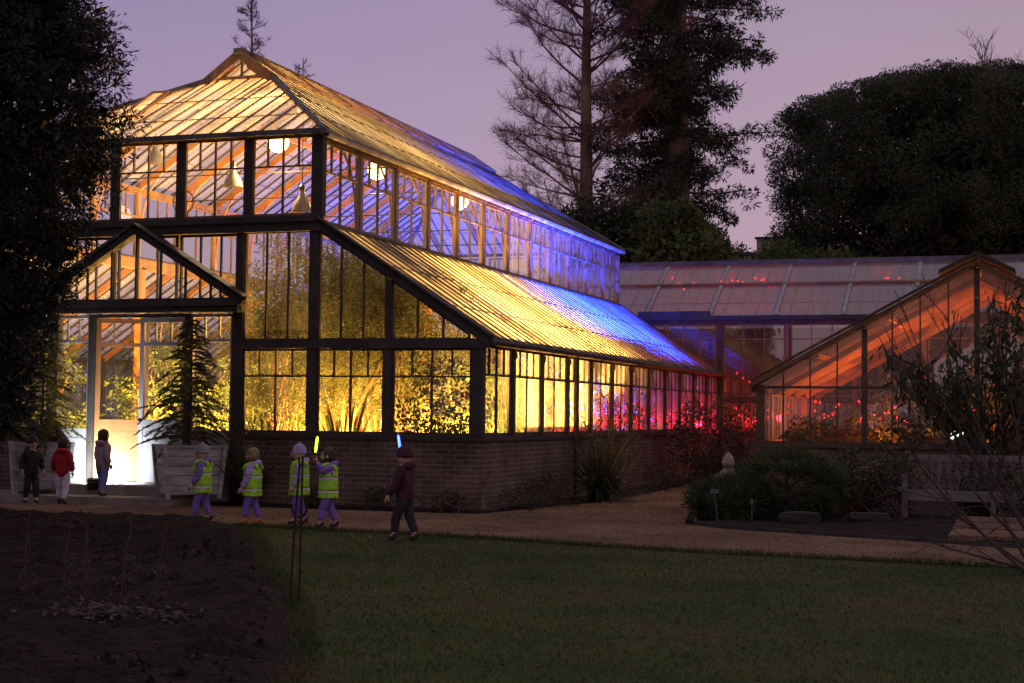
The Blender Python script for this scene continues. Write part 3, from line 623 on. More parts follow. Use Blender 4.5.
for s in (1, -1):
    e0 = Vector((mx(PX1 + .12, s), PY, PZ + .03)); sv = Vector((XM, PY, PK + .11)) - e0; rslope(GH, e0, (0, 1, 0), sv, [(0, 0), (.24, 0), (.24, sv.length), (0, sv.length)], .3, 'clear', 'dark_timber', name='porch_roof')
mb = MB(); mb.bb(-15.15, -11.93, Y0 - .07, Y0 + .10, -.02, .128); mb.bb(-14.41, -12.77, Y0 - .065, Y0 + .09, .128, .295); part('threshold', mb, 'grey_timber')
for x0, x1 in ((-15.27, -15.15), (-14.50, -14.42), (-12.76, -12.68)): fb(x0, x1, .12, 2.96, Y0 - .05, Y0 + .06)
for x0, x1, fm in ((-15.15, -14.50, 'grey_timber'), (-12.68, -11.92, 'grey_timber')):  # cool floodlight is put into the grey of these panels
    window(GH, (x0, Y0 + .01, .13), 0, x1 - x0, 2.82, .42, 3, 1, 'clear', fm, t=.05, name='sidelight', kick=.92)
DW = .83
d1 = window(GH, (-14.41, Y0 + .02, .30), R(27), DW, 2.60, .42, 3, 1, 'clear', 'orange_wood', t=.075, name='door', kick=.86)  # warm lamp glow is put into this leaf's orange
d1['label'] = 'door standing ajar, lamp glow put into its orange-brown colour'
d2 = window(GH, (-13.59, Y0 + .02, .30), 0, DW, 2.60, .42, 3, 1, 'clear', 'grey_timber', t=.075, name='door', kick=.86)  # cool floodlight is put into this leaf's grey
d2['label'] = 'closed door, cool floodlight put into its grey colour'
hm = MB(); hm.lathe([(.012, 0), (.012, .04), (.03, .045), (.03, .07), (.012, .085)], n=10); hme = hm.mesh('handle', MT['iron'], smooth=True)
for d, x in ((d1, DW - .06), (d2, .06)):
    o = obj('handle', hme, d, (x, -.03, .98)); o.rotation_euler = (R(90), 0, 0)
fb(-14.42, -12.76, 2.905, 2.96, Y0 - .04, Y0 + .06, name='door_head')

# ---------------------------------------------------------------- the linking range behind
YL = 39.42; LZ, LR, LB = 3.95, 5.50, 4.86; YR = 42.05; LX0, LX1 = -13.2, 6.0
LK = empty('linking_glasshouse', (-2, YL, 0), 'long low glasshouse range with grimy pinkish roof panes behind the tall one', 'glasshouse')
def lp(name, mb, m, **k): return build(name, mb, MT[m], LK, **k)
mb = MB(); mb.bb(-7.5, LX1, YL, YL + .25, -.05, 1.0); lp('brick_wall', mb, 'brick')
mb = MB(); mb.bb(-7.6, LX1, YL - .06, YL + .27, 1.0, 1.08); lp('window_sill', mb, 'dark_timber')
mb = MB(); mb.bb(-7.7, LX1, YL - .03, YL + .07, 1.80, 1.95); lp('transom', mb, 'dark_timber')
mb = MB(); mb.bb(-10.42, LX1, YL - .06, YL + .1, LZ - .16, LZ); lp('eaves_beam', mb, 'dark_timber')
mb = MB(); mb.bb(-9.8, LX1, YL - .2, YL - .06, LZ - .06, LZ + .05); lp('gutter', mb, 'black')
px_ = [-7.8, -6.1, -4.42, -2.75, -1.08, .6, 2.27, 3.95]
for i, x in enumerate(px_):
    mb = MB(); w_ = .085 if i == 0 else .05; mb.bb(x - w_, x + w_, YL - .05, YL + .08, 0 if i else .0, LZ - .16); lp('post', mb, 'dark_timber' if i == 0 else 'teak')
for i in range(len(px_) - 1):
    x0, x1 = px_[i] + .085, px_[i + 1] - .05
    window(LK, (x0, YL + .02, 1.953), 0, x1 - x0, LZ - .16 - 1.956, .38, 3, 3, 'linkglass')
    window(LK, (x0, YL + .02, 1.083), 0, x1 - x0, .715, 0, 0, 2, 'linkglass')
window(LK, (-10.4, YL + .02, 2.45), 0, 1.16, LZ - .16 - 2.453, .38, 3, 3, 'linkglass'); window(LK, (-9.19, YL + .02, 2.45), 0, 1.29, LZ - .16 - 2.453, .38, 3, 3, 'linkglass')
sl = Vector((0, YR - YL, LR - LZ)); ls = sl.length; s1 = ls * (LB - LZ) / (LR - LZ)
rslope(LK, (LX0, YL - .05, LZ + .03), (1, 0, 0), sl, [(0, 0), (LX1 - LX0, 0), (LX1 - LX0, s1), (0, s1)], 1.68 / 4, 'linkroof', 'grey_timber', bw=.02, laps=[(s1 * .42, 0, LX1 - LX0)], lapw=.012)
rslope(LK, (LX0, YL - .05 + (YR - YL) * s1 / ls, LZ + .05 + (LR - LZ) * s1 / ls), (1, 0, 0), sl, [(0, .03), (LX1 - LX0, .03), (LX1 - LX0, ls - s1), (0, ls - s1)], 1.68 / 4, 'linkroof', 'grey_timber', bw=.02)
for k in range(11):
    x = LX0 + .1 + k * 1.68; mb = MB(); mb.bar((x, YL - .08, LZ + .05), (x, YR, LR + .075), .09, .06); lp('main_rafter', mb, 'grey_timber')
mb = MB(); mb.bar((LX0, YL - .06 + (YR - YL) * s1 / ls, LZ + .075 + (LR - LZ) * s1 / ls), (LX1, YL - .06 + (YR - YL) * s1 / ls, LZ + .075 + (LR - LZ) * s1 / ls), .10, .05, sl.normalized().cross(Vector((1, 0, 0)))); lp('purlin', mb, 'teak')
mb = MB(); mb.bb(LX0, LX1, YR - .12, YR + .12, LR + .05, LR + .13); mb.bb(LX0, LX1, YR - .06, YR + .06, LR + .13, LR + .18); lp('ridge_cap', mb, 'lead')
rslope(LK, (LX0, 2 * YR - YL, LZ + .03), (1, 0, 0), Vector((0, -(YR - YL), LR - LZ)), [(0, 0), (LX1 - LX0, 0), (LX1 - LX0, ls), (0, ls)], 1.68 / 4, 'linkroof', 'grey_timber', bw=.02)
mb = MB(); mb.bb(LX0, LX1, 2 * YR - YL - .2, 2 * YR - YL, -.05, LZ); lp('back_wall', mb, 'dark_timber')
mb = MB(); mb.bb(-9.9, -8.05, YL - .22, YL + .0, LZ + .0, LZ + .17); lp('lead_box_gutter', mb, 'black')

# ---------------------------------------------------------------- the low house on the right, gable to the front
YS = 30.0; SX0, SXC, SX1 = -5.22, -1.16, 2.9; SE, SP, SS = 2.07, 4.28, .94
SH = empty('small_glasshouse', (SXC, YS, 0), 'low dark-framed glasshouse with its gable to the front, lit orange inside', 'glasshouse')
def sp(name, mb, m, **k): return build(name, mb, MT[m], SH, **k)
mb = MB(); mb.bb(SX0, SX1, YS, YS + .25, -.05, SS - .07); mb.bb(SX0, SX0 + .25, YS + .25, YL - .1, -.05, SS - .07); mb.bb(SX1 - .25, SX1, YS + .25, YL - .1, -.05, SS - .07); sp('brick_wall', mb, 'brick')
mb = MB(); mb.bb(SX0 - .08, SX1 + .08, YS - .09, YS + .2, SS - .07, SS); sp('window_sill', mb, 'dark_timber')
zs2 = lambda x: SE + (SP - SE) * (1 - abs(x - SXC) / (SXC - SX0))
for k in (0, 4, 8, 12, 16):
    x = SX0 + (SX1 - SX0) * k / 16; w_ = .075 if k in (0, 16) else .05; x += .07 if k == 0 else (-.07 if k == 16 else 0)
    mb = MB(); mb.bb(x - w_, x + w_, YS - .05, YS + .06, SS, zs2(x) - .06); sp('post', mb, 'dark_timber')
mb = MB(); mb.bb(SX0 + .1, SX1 - .1, YS - .035, YS + .035, 1.985, 2.035); sp('transom', mb, 'dark_timber')
for k in range(4):
    xa = SX0 + (SX1 - SX0) * k / 4; xb = SX0 + (SX1 - SX0) * (k + 1) / 4
    f = MB()
    for j in range(1, 4):
        x = xa + (xb - xa) * j / 4; f.bar((x, YS, SS), (x, YS, zs2(x) - .05), .026, .045, (0, 1, 0))
    f.bar((xa + .06, YS, SS + .02), (xb - .06, YS, SS + .02), .04, .045, (0, 1, 0))
    o = build('window', f, MT['dark_timber'], SH); g = MB(); P4 = [(xa, SS), (xb, SS), (xb, zs2(xb) - .03), (xa, zs2(xa) - .03)]
    g.poly([(p[0], YS + .004, p[1]) for p in P4], P4); build('glass', g, MT['clear'], o)
for s in (1, -1):
    xe = SXC + s * (SX1 - SXC + .12); zE = SE - .07
    mb = MB(); mb.bar((xe, YS - .10, zE + .03), (SXC, YS - .10, SP + .03 + .001 * s), .07, .19, (0, 1, 0)); mb.bar((xe, YS - .12, zE + .13), (SXC, YS - .12, SP + .13 + .002 * s), .20, .03, (0, 0, 1)); sp('barge_board', mb, 'dark_timber')
    e0 = Vector((xe, YS - .04, zE)); sv = Vector((SXC, YS - .04, SP)) - e0
    rslope(SH, e0, (0, 1, 0), sv, [(0, 0), (YL - YS, 0), (YL - YS, sv.length), (0, sv.length)], .36, 'smallroof', 'teak', laps=[(sv.length * q, 0, YL - YS) for q in (.25, .5, .75)])
    mb = MB(); 
    for q in (.3, .62): p = e0 + sv * q; mb.bar((p.x, YS + .1, p.z - .07), (p.x, YL - .1, p.z - .07), .06, .09)
    sp('purlin', mb, 'orange_wood')
    mb = MB(); mb.bb(min(xe, xe - s * .1), max(xe, xe - s * .1), YS + .07, YL - .1, SE - .16, SE - .06); sp('wall_plate', mb, 'dark_timber')
    for k in range(6):
        y0 = YS + .1 + k * 1.52
        window(SH, ((SX0 if s < 0 else SX1) , y0 + (1.45 if s < 0 else 0), SS), R(-90) if s < 0 else R(90), 1.45, SE - .17 - SS, 0, 0, 3, 'misted', 'teak')
for k in range(1, 6):
    y = YS + 1.55 * k; mb = MB()
    for s in (1, -1): mb.bar((SXC + s * 4.0, y, SE - .15), (SXC, y, SP - .1 + s * .001), .05, .11)
    sp('rafter', mb, 'orange_wood')
# ridge ventilator that breaks the gable line
mb = MB()
for s in (1, -1): mb.bar((SXC + s * .66, YS - .13, SP - .12), (SXC, YS - .13, SP + .22 + .001 * s), .06, .14, (0, 1, 0)); mb.bar((SXC + s * .70, YS + 4.5, SP - .10), (SXC, YS + 4.5, SP + .25 + .001 * s), 9.2, .05, (0, 0, 1)) if False else None
for s in (1, -1):
    a = (SXC + s * .68, SP - .11); b = (SXC, SP + .24); mb.add([(a[0], YS - .1, a[1]), (b[0], YS - .1, b[1]), (b[0], YL - .2, b[1]), (a[0], YL - .2, a[1]), (a[0], YS - .1, a[1] - .05), (b[0], YS - .1, b[1] - .05), (b[0], YL - .2, b[1] - .05), (a[0], YL - .2, a[1] - .05)], [(0, 1, 2, 3), (7, 6, 5, 4), (0, 4, 5, 1), (1, 5, 6, 2), (2, 6, 7, 3), (3, 7, 4, 0)])
sp('ridge_cap', mb, 'black')
mb = MB(); mb.bb(SX0 + .3, SX1 - .3, YS + .25, YL - .2, 0, .03); sp('floor', mb, 'tile')
# ================================================================== THE LAMPS
def light(name, kind, parent, loc, energy, colr, size=.15, rot=None, spot=None):
    l = bpy.data.lights.new(name, kind); l.energy = energy; l.color = colr
    if kind == 'AREA': l.size = size
    else: l.shadow_soft_size = size
    if spot: l.spot_size = R(spot); l.spot_blend = .6
    o = bpy.data.objects.new(name, l); col.objects.link(o); o.parent = parent; o.location = loc
    if rot is not None: o.rotation_euler = rot
    return o
def aim(v): return Vector(v).to_track_quat('-Z', 'Y').to_euler()
def floodlight(loc, d, colr, em, power, label, spot=125, group=None, zc=.16):
    """a boxy floodlight on a ground bracket, tilted along d"""
    t = empty('floodlight', loc, label, 'floodlight', group)
    q = Vector(d).to_track_quat('Y', 'Z').to_matrix().to_4x4()
    def tr(mb):
        mb.v = [tuple(q @ Vector(p) + Vector((0, 0, zc))) for p in mb.v]; return mb
    mb = MB(); mb.bb(-.13, .13, -.05, .04, -.09, .09); mb.bb(-.10, .10, -.09, -.05, -.06, .06)
    for k in range(5): mb.bb(-.09 + k * .043, -.08 + k * .043, -.12, -.09, -.06, .06)
    o = build('housing', tr(mb), MT['black'], t, local=True)
    mb = MB(); mb.bb(-.115, .115, .041, .047, -.075, .075); build('lens', tr(mb), MT[em], t, local=True)
    mb = MB(); mb.bb(-.15, .15, -.03, .03, 0, .012); mb.bb(-.15, -.138, -.02, .02, .012, zc + .02); mb.bb(.138, .15, -.02, .02, .012, zc + .02); build('bracket', mb, MT['black'], t, local=True)
    dd = Vector(d).normalized(); light('flood_lamp', 'SPOT', t, Vector((0, 0, zc)) + dd * .08, power, colr, .10, aim(d), spot)
    return t
FG = 'yellow floodlights on the glasshouse floor'
FL = [((-9.6, 26.0, .04), (.25, .15, 1), .9, 'yellow floodlight on the floor inside the third bay of the long side'),
      ((-9.7, 28.6, .04), (.25, -.1, 1), 1.3, 'yellow floodlight on the floor behind the downpipe'),
      ((-9.6, 24.0, .04), (.2, .5, 1), 1.3, 'added yellow fill floodlight on the floor behind the dark-leaved corner shrub'),  # fill lamp added to brighten the foliage behind the corner
      ((-10.4, 25.5, .04), (.1, -.15, 1), 1.1, 'yellow floodlight on the floor behind the two feathery trees'),
      ((-12.05, 22.75, .04), (.55, .5, .8), .5, 'yellow floodlight on the floor right behind the right sidelight'),
      ((-12.2, 25.8, .04), (.1, -.3, .8), .7, 'yellow floodlight on the floor behind the bush by the grey door'),
      ((-14.9, 24.2, .04), (.5, .8, .6), 1.0, 'added yellow fill floodlight on the floor facing the bright bush inside the doorway'),  # fill lamp added to light the doorway bush from the front
      ((-14.4, 27.4, .04), (.0, -.7, .6), .8, 'yellow floodlight on the floor behind the bright doorway bush'),
      ((-15.6, 23.6, .04), (.1, .4, 1), .8, 'yellow floodlight on the floor behind the left sidelight'),
      ((-11.0, 23.0, .04), (-.05, .2, 1), .8, 'added yellow fill floodlight on the floor between the feathery trees and the front windows'),  # fill lamp added to lift the upper front foliage
      ((-13.4, 28.4, .04), (.0, -.1, 1), .95, 'yellow floodlight on the floor in the middle of the tall nave')]
for loc, d, k, lab in FL: floodlight(loc, d, WARM, 'em_flood', P_FLOOD * k, lab, 140)
for loc, d, k, lab in [((-9.1, 32.6, .04), (-.2, .15, 1), 1.2, 'blue floodlight on the floor under the blue stretch of roof, nearest the corner'),
                       ((-9.1, 34.8, .04), (-.3, .0, 1), 1.3, 'blue floodlight on the floor under the middle of the blue roof stretch'),
                       ((-9.3, 36.6, .04), (-.15, -.2, 1), .5, 'blue floodlight on the floor under the blue stretch of roof, nearest the far end')]:
    floodlight(loc, d, BLUE, 'em_blue', P_BLUE * k, lab, 116)
floodlight((-13.92, 21.0, .12), (-.3, .75, .22), WHITE, 'em_white', P_WHITE, 'bright white floodlight on the paving left of the open glasshouse door', 165)
floodlight((-2.4, 31.6, .03), (-.35, .5, 1), AMBER, 'em_flood', P_AMBER * 2.2, 'amber floodlight on the floor in the left half of the low glasshouse', 140)
floodlight((0.2, 33.0, .03), (-.3, .2, 1), AMBER, 'em_flood', P_AMBER * 2.2, 'amber floodlight on the floor in the right half of the low glasshouse', 140)
floodlight((-1.55, 30.75, .03), (-.1, -1, .1), (1, .85, .6), 'em_white', 14, 'small white floodlight on a stand shining out of the low gable', 60, zc=1.10)
# hanging globes (lit) and enamel shades (unlit)
for i, (p, top, lab) in enumerate([((-12.6, 24.3, 6.13), 6.9, 'lit white globe lamp hanging behind the front hip of the upper roof'),
                                ((-12.3, 27.9, 6.17), 6.8, 'lit white globe lamp hanging behind the second upper side window'),
                                ((-12.2, 32.2, 6.13), 6.8, 'lit white globe lamp hanging behind the fifth upper side window')]):
    t = empty('globe_lamp', p, lab, 'lamp', 'lit globe lamps in the upper tier')
    mb = MB(); mb.ball((0, 0, 0), .19, 16); build('globe', mb, MT['em_warm'], t, smooth=True, local=True)
    mb = MB(); mb.lathe([(.05, .18), (.06, .22), (.02, .26)], n=10); mb.tube([(0, 0, .25), (0, 0, top - p[2])], .008, 5); build('cord', mb, MT['black'], t, local=True)
    light('globe_bulb', 'POINT', t, (0, 0, -.25), P_GLOBE * (1, .6, .2)[i], (1, .72, .35), .12)
for p, top, lab in [((-14.86, 24.0, 5.95), 6.7, 'unlit enamel bell lampshade hanging high behind the upper front windows, nearest the dark tree'),
                    ((-13.3, 24.0, 5.48), 6.95, 'unlit enamel bell lampshade hanging behind the middle of the upper front windows'),
                    ((-11.97, 24.0, 5.02), 6.6, 'unlit enamel bell lampshade hanging low behind the upper corner window')]:
    t = empty('pendant_lamp', p, lab, 'lamp', 'unlit enamel lampshades in the upper tier')
    mb = MB(); mb.lathe([(.17, -.16), (.16, -.10), (.13, -.02), (.08, .06), (.05, .12), (.045, .2)], n=14, cap=False); mb.lathe([(.165, -.158), (.15, -.09), (.12, -.02), (.07, .05)], n=14, cap=False); build('lamp_shade', mb, MT['shade'], t, smooth=True, local=True)
    mb = MB(); mb.lathe([(.05, .19), (.05, .26), (.015, .3)], n=8); mb.tube([(0, 0, .28), (0, 0, top - p[2])], .008, 5); build('cord', mb, MT['black'], t, local=True)
# red fairy lights
bulb = MB(); bulb.ball((0, 0, 0), .019, 8, sz=1.25); bulbm = bulb.mesh('bulb', MT['em_red'], smooth=True)
def fairy(pts, n, label, power, sway=.10, lights=1):
    pts = [Vector(p) for p in pts]; base = pts[0]
    t = empty('fairy_lights', base, label, 'fairy lights', 'strings of red fairy lights')
    P = []
    for i in range(n):
        f = i / (n - 1) * (len(pts) - 1); k = min(int(f), len(pts) - 2); u = f - k
        p = pts[k].lerp(pts[k + 1], u); p.z -= sway * 4 * u * (1 - u); p += Vector((random.gauss(0, .03), random.gauss(0, .05), random.gauss(0, .06))); P.append(p - base)
    mb = MB(); mb.tube(P, .006, 4); build('wire', mb, MT['black'], t, local=True)
    for p in P: obj('bulb', bulbm, t, p + Vector((0, 0, -.03)))
    for k in range(lights):
        q = P[int((k + .5) / lights * (n - 1))]; light('fairy_glow', 'POINT', t, q + Vector((-.14, 0, -.05)), power, RED, .08)
names = ['third', 'fourth', 'fifth', 'sixth', 'seventh', 'eighth', 'ninth', 'tenth', 'eleventh', 'last']
for i in range(10):
    y = Y0 + BAY * (i + 2) + .1; x = XE - .24 - random.uniform(0, .12)
    z = 1.55 if i > 1 else 1.35
    fairy([(x, y, z + .1), (x - .1, y + .45, z - .25), (x, y + .9, z + .12), (x - .05, y + 1.3, z - .2)], 9 if i < 2 else 13, 'red fairy lights behind the %s lower side window from the front corner' % names[i], P_RED * (.5 if i < 2 else 1.5 if i < 5 else 1.8))
fairy([(-7.55, YL + .5, 1.75), (-7.2, YL + .5, 1.55), (-6.9, YL + .5, 1.3), (-6.5, YL + .6, 1.1)], 12, 'red fairy lights behind the low window beside the corner post of the linking range', P_RED * 5)
fairy([(-7.5, YL + .7, 2.6), (-6.9, YL + .8, 2.2), (-6.4, YL + .7, 2.5)], 9, 'red fairy lights behind the upper window beside the corner post of the linking range', P_RED * .5)
fairy([(-10.1, 41.5, 5.0), (-9.6, 41.5, 5.08), (-9.2, 41.5, 4.98), (-8.9, 41.5, 5.05)], 9, 'red fairy lights under the link roof next to the tall glasshouse', P_RED * .03, .03)
fairy([(-8.2, 41.5, 5.03), (-7.6, 41.5, 5.10)], 5, 'short string of red fairy lights under the link roof above the corner post', P_RED * .03, .03)
fairy([(-7.3, 41.5, 5.12), (-6.9, 41.5, 5.05), (-6.3, 41.5, 5.08)], 7, 'red fairy lights under the link roof just right of the corner post', P_RED * .03, .03)
fairy([(-3.9, 41.5, 5.1), (-3.6, 41.5, 5.06)], 4, 'shortest string of red fairy lights under the link roof left of the low gable', P_RED * .03, .02)
fairy([(-3.5, 32, 1.75), (-3.1, 32, 1.5), (-2.9, 32.2, 1.75), (-2.6, 32.2, 1.45)], 11, 'red fairy lights among leaves in the left half of the low glasshouse', P_RED * 1.0)
fairy([(-2.1, 32.5, 1.9), (-1.7, 32.4, 1.6), (-1.45, 32.5, 1.8)], 9, 'red fairy lights among leaves close to the ridge post of the low glasshouse', P_RED * .8)
fairy([(-4.7, 34, 1.8), (-4.6, 36, 1.5), (-4.7, 38, 1.8)], 13, 'red fairy lights along the left wall inside the low glasshouse', P_RED * 1.6)
# ================================================================== PLANTS
def clumps(centers, rad, n, ln, wd, out=.75, droop=0.0, shell=.3):
    """many leaves gathered in clumps; rad scalar or per clump"""
    C = np.asarray(centers, float); k = len(C); rad = np.broadcast_to(np.asarray(rad, float), (k,))
    d = unit(rng.normal(size=(k, n, 3))); q = rng.uniform(shell, 1, (k, n, 1)) ** .7
    P = C[:, None] + d * q * rad[:, None, None] * np.array([1, 1, .8]); D = d * out + rng.normal(size=(k, n, 3)) * .55; D[..., 2] -= droop
    return leaf_quads(P.reshape(-1, 3), D.reshape(-1, 3), ln, wd)
def crown_pts(k, c, r, shell=.5):
    P, _ = blob_pts(k, c, r, shell); return P
def fol(name, V, m, parent):
    o = obj(name, fast_quads(name, off(V, root_of(parent).location), MT[m] if isinstance(m, str) else m), parent); return o
def stems(parent, base, tips, r0, m='trunklit', name='stem', n=5, wob=.12):
    mb = MB(); b = Vector(base)
    for t in tips:
        t = Vector(t); pts = []
        for i in range(6):
            u = i / 5; p = b.lerp(t, u); p.z = b.z + (t.z - b.z) * u ** .85
            if 0 < i < 5: p += Vector((random.gauss(0, wob), random.gauss(0, wob), 0)) * u
            pts.append(p)
        mb.tube(pts, [r0 * (1 - .8 * i / 5) for i in range(6)], n)
    return build(name, mb, MT[m], parent)
def shrub(name, base, label, cat, blobs, m, nper=60, ln=.1, wd=.045, cr=.22, r0=.02, stemmat='trunklit', group=None, droop=0.0, kk=14, sname='stem', fname='foliage', shell=.45):
    """blobs: list of (centre, radii, number of clumps)"""
    t = empty(name, base, label, cat, group); V = []; tips = []
    for c, r, k in blobs:
        C = crown_pts(k, c, r, shell); V.append(clumps(C, cr, nper, ln, wd, droop=droop)); tips += [tuple(C[i]) for i in rng.choice(k, min(k, kk), replace=False)]
    stems(t, base, tips, r0, stemmat, sname); fol(fname, np.concatenate(V), m, t); return t
def straps(name, base, label, n, ln, wd, spread, m, cat='plant', group=None, up=1.0, arch=.9, segs=5):
    t = empty(name, base, label, cat, group); b = np.asarray(base, float); Q = []
    for i in range(n):
        a = random.uniform(0, 6.283); l = ln * random.uniform(.55, 1.1); tilt = random.uniform(.05, spread); d = np.array([math.cos(a), math.sin(a), 0]); sd = np.array([-d[1], d[0], 0])
        p = b + d * random.uniform(0, .12) + sd * random.uniform(-.08, .08); th = math.pi / 2 - tilt * .6; w_ = wd * random.uniform(.7, 1.2); prev = (p - sd * w_ / 2, p + sd * w_ / 2)
        for k in range(1, segs + 1):
            u = k / segs; th -= arch * tilt * 1.2 / segs * (1 + u); p = p + (d * math.cos(th) + np.array([0, 0, 1]) * math.sin(th) * up) * l / segs; p[2] = max(p[2], b[2] + .01); wk = w_ * (1 - u ** 2) + .001
            cur = (p - sd * wk / 2, p + sd * wk / 2); Q.append((prev[0], prev[1], cur[1], cur[0])); prev = cur
    fol('leaves', np.array(Q), m, t); return t
# ------------------------------------------------------------------ under glass
IG = 'plants under glass in the tall house'
def inside(base, label, top, r, m, k=40, cr=.28, n=70, ln=.09, wd=.03, low=.35, name='glasshouse_tree', r0=.05, cat='tree', droop=.2):  # crown fills its volume
    x, y = base; zc = (top + low) / 2; shrub(name, (x, y, .04), label, cat, [((x, y, zc), (r, r, (top - low) / 2), k)], m, n, ln, wd, cr, r0, group=IG, droop=droop, kk=10, sname='trunk' if cat == 'tree' else 'stem', fname='crown' if cat == 'tree' else 'foliage', shell=.15 if m == 'acacia' else .4)
inside((-11.2, 23.9), 'feathery olive-green tree behind the front window right of the porch', 4.45, 1.15, 'acacia', 120, .30, 150, .11, .018, 1.2)
inside((-10.0, 24.1), 'feathery tree with a forked brown trunk behind the middle front window', 4.0, 1.15, 'acacia', 120, .30, 150, .11, .018, 1.1)
inside((-12.15, 23.75), 'airy olive tree just right of the porch with branching brown stems', 4.5, 1.0, 'acacia', 100, .30, 120, .11, .018, 1.3)
inside((-11.4, 25.6), 'tall grey-olive tree filling the gap behind the feathery ones', 4.6, 1.4, 'acacia', 130, .34, 130, .13, .022, 1.2)
inside((-9.0, 22.75), 'dark-leaved shrub pressed against the front window by the corner', 2.35, .68, 'darkleaf', 50, .20, 46, .075, .04, .75, 'glasshouse_shrub', .02, 'shrub')
inside((-9.0, 25.0), 'yellow-green shrub behind the first long-side window', 2.5, .85, 'tropic', 40, .25, 55, .11, .045, .4, 'glasshouse_shrub', .025, 'shrub')
inside((-9.1, 28.0), 'yellow-green shrub behind the downpipe bay of the long side', 2.3, .8, 'tropic', 34, .25, 50, .11, .045, .4, 'glasshouse_shrub', .025, 'shrub')
inside((-10.2, 27.4), 'tall golden-lit tree in the aisle behind the feathery ones', 3.7, 1.1, 'acacia', 50, .3, 80, .12, .025)
inside((-11.9, 27.2), 'golden-lit leafy tree at the edge of the nave behind the front windows', 4.0, 1.1, 'tropic', 50, .3, 60, .13, .05)
inside((-14.0, 25.9), 'bright leafy bush standing inside the open doorway', 2.6, .75, 'tropic', 46, .22, 55, .10, .045, .3, 'glasshouse_shrub', .025, 'shrub', 0)
inside((-12.6, 24.7), 'leafy bush inside behind the closed grey door', 2.5, .75, 'tropic', 36, .24, 50, .12, .05, .3, 'glasshouse_shrub', .025, 'shrub')
inside((-15.7, 25.6), 'pale leafy bush behind the left sidelight of the porch', 2.7, .8, 'tropic', 36, .24, 50, .12, .05, .4, 'glasshouse_shrub', .025, 'shrub')
inside((-11.75, 23.0), 'fine-leaved bush in the glasshouse just behind the right sidelight', 3.4, .55, 'acacia', 34, .22, 80, .1, .02, .5, 'glasshouse_shrub', .025, 'shrub')
inside((-14.0, 30.5), 'large leafy tree in the middle of the nave', 4.1, 1.5, 'tropic', 60, .34, 60, .16, .06)
inside((-16.6, 27.5), 'leafy tree on the far side of the nave', 3.6, 1.2, 'acacia', 50, .3, 70, .13, .03)
inside((-17.6, 24.6), 'leafy tree in the far front corner behind the dark conifer', 3.2, 1.0, 'tropic', 44, .3, 60, .13, .05)
inside((-10.4, 31.6), 'leafy tree under the blue-lit end of the aisle', 3.3, 1.0, 'darkleaf', 40, .3, 60, .14, .05)
inside((-9.6, 34.6), 'shrub under the blue floodlights behind the long-side windows', 2.2, .8, 'darkleaf', 36, .26, 50, .12, .045, .5, 'glasshouse_shrub', .025, 'shrub')
inside((-9.3, 37.6), 'dark shrub at the far end of the aisle among the red lights', 2.2, .8, 'darkleaf', 36, .26, 50, .12, .045, .5, 'glasshouse_shrub', .025, 'shrub')
random.seed(77)
for x, y, n_, l_, lab in [(-10.6, 22.9, 46, 1.8, 'dark arching palm added as a silhouette behind the middle front window'), (-11.95, 22.9, 34, 1.7, 'dark arching palm added as a silhouette behind the window right of the porch'), (-9.25, 27.0, 40, 1.6, 'dark arching palm added as a silhouette behind the long side before the downpipe')]:  # palms added for dark silhouettes before the lamplit panes
    o_ = straps('glasshouse_palm', (x, y, .04), lab, n_, l_, .075, .5, 'darkleaf', 'palm', IG, arch=.8, segs=7)
# staging added along the long side; red skirt stands for the red glow
t = empty('plant_bench', (-8.7, 33.2, .04), 'long staging bench inside the long side, red cloth skirt added for the red glow', 'bench')
mb = MB(); mb.bb(-9.05, -8.3, 27.2, 39.1, .80, .84); build('table_top', mb, MT['teak'], t)
mb = MB(); mb.bb(-8.31, -8.29, 27.25, 39.05, .1, .795); build('skirt', mb, MT['redcloth'], t)
for y in (27.5, 30.3, 33.2, 36.1, 38.8):
    for x in (-9.0, -8.4): mb = MB(); mb.bb(x - .03, x + .03, y - .03, y + .03, .04, .80); build('leg', mb, MT['teak'], t)
for i in range(7):
    y = 27.9 + i * 1.75; x = -8.6; c = (x, y, 1.22)
    shrub('potted_plant', (x, y, .84), 'leafy pot plant on the red-skirted staging, %s from the front' % ['first', 'second', 'third', 'fourth', 'fifth', 'sixth', 'seventh'][i], 'pot plant', [(c, (.28, .3, .24), 12)], 'darkleaf', 26, .11, .04, .14, .01, group='pot plants on the staging', kk=5)
    tt = bpy.context.scene.objects[-1] if False else None
# ---- plants of the low house
SG = 'plants under glass in the low house'
def inside2(base, label, c, r, k, m, ln=.1, wd=.05, n=45, cr=.18, z0=.03): shrub('glasshouse_shrub', (*base, z0), label, 'shrub', [((*base, c), r, k)], m, n, ln, wd, cr, .02, group=SG, kk=8)
inside2((-4.3, 31.0), 'low green shrub behind the left pane group of the low gable', 1.15, (.55, .5, .38), 20, 'tropic')
inside2((-3.3, 31.2), 'low olive shrub behind the left middle panes of the low gable', 1.2, (.6, .5, .45), 22, 'acacia', .1, .03)
inside2((-2.35, 30.75), 'round dark-leaved shrub behind the pane left of the ridge post', 1.2, (.3, .25, .33), 13, 'darkleaf', .1, .075, 26)
inside2((-1.6, 31.3), 'yellow-green shrub in front of the small white floodlight', 1.2, (.55, .45, .5), 20, 'tropic')
inside2((-.2, 31.4), 'green shrub behind the right half of the low gable', 1.4, (.7, .5, .7), 26, 'tropic')
inside2((1.6, 31.6), 'green shrub by the right end of the low gable', 1.2, (.7, .5, .6), 24, 'tropic')
inside2((-3.0, 33.6), 'tall leafy plant deeper in the low house left of its middle', 1.6, (.6, .5, .8), 24, 'darkleaf')
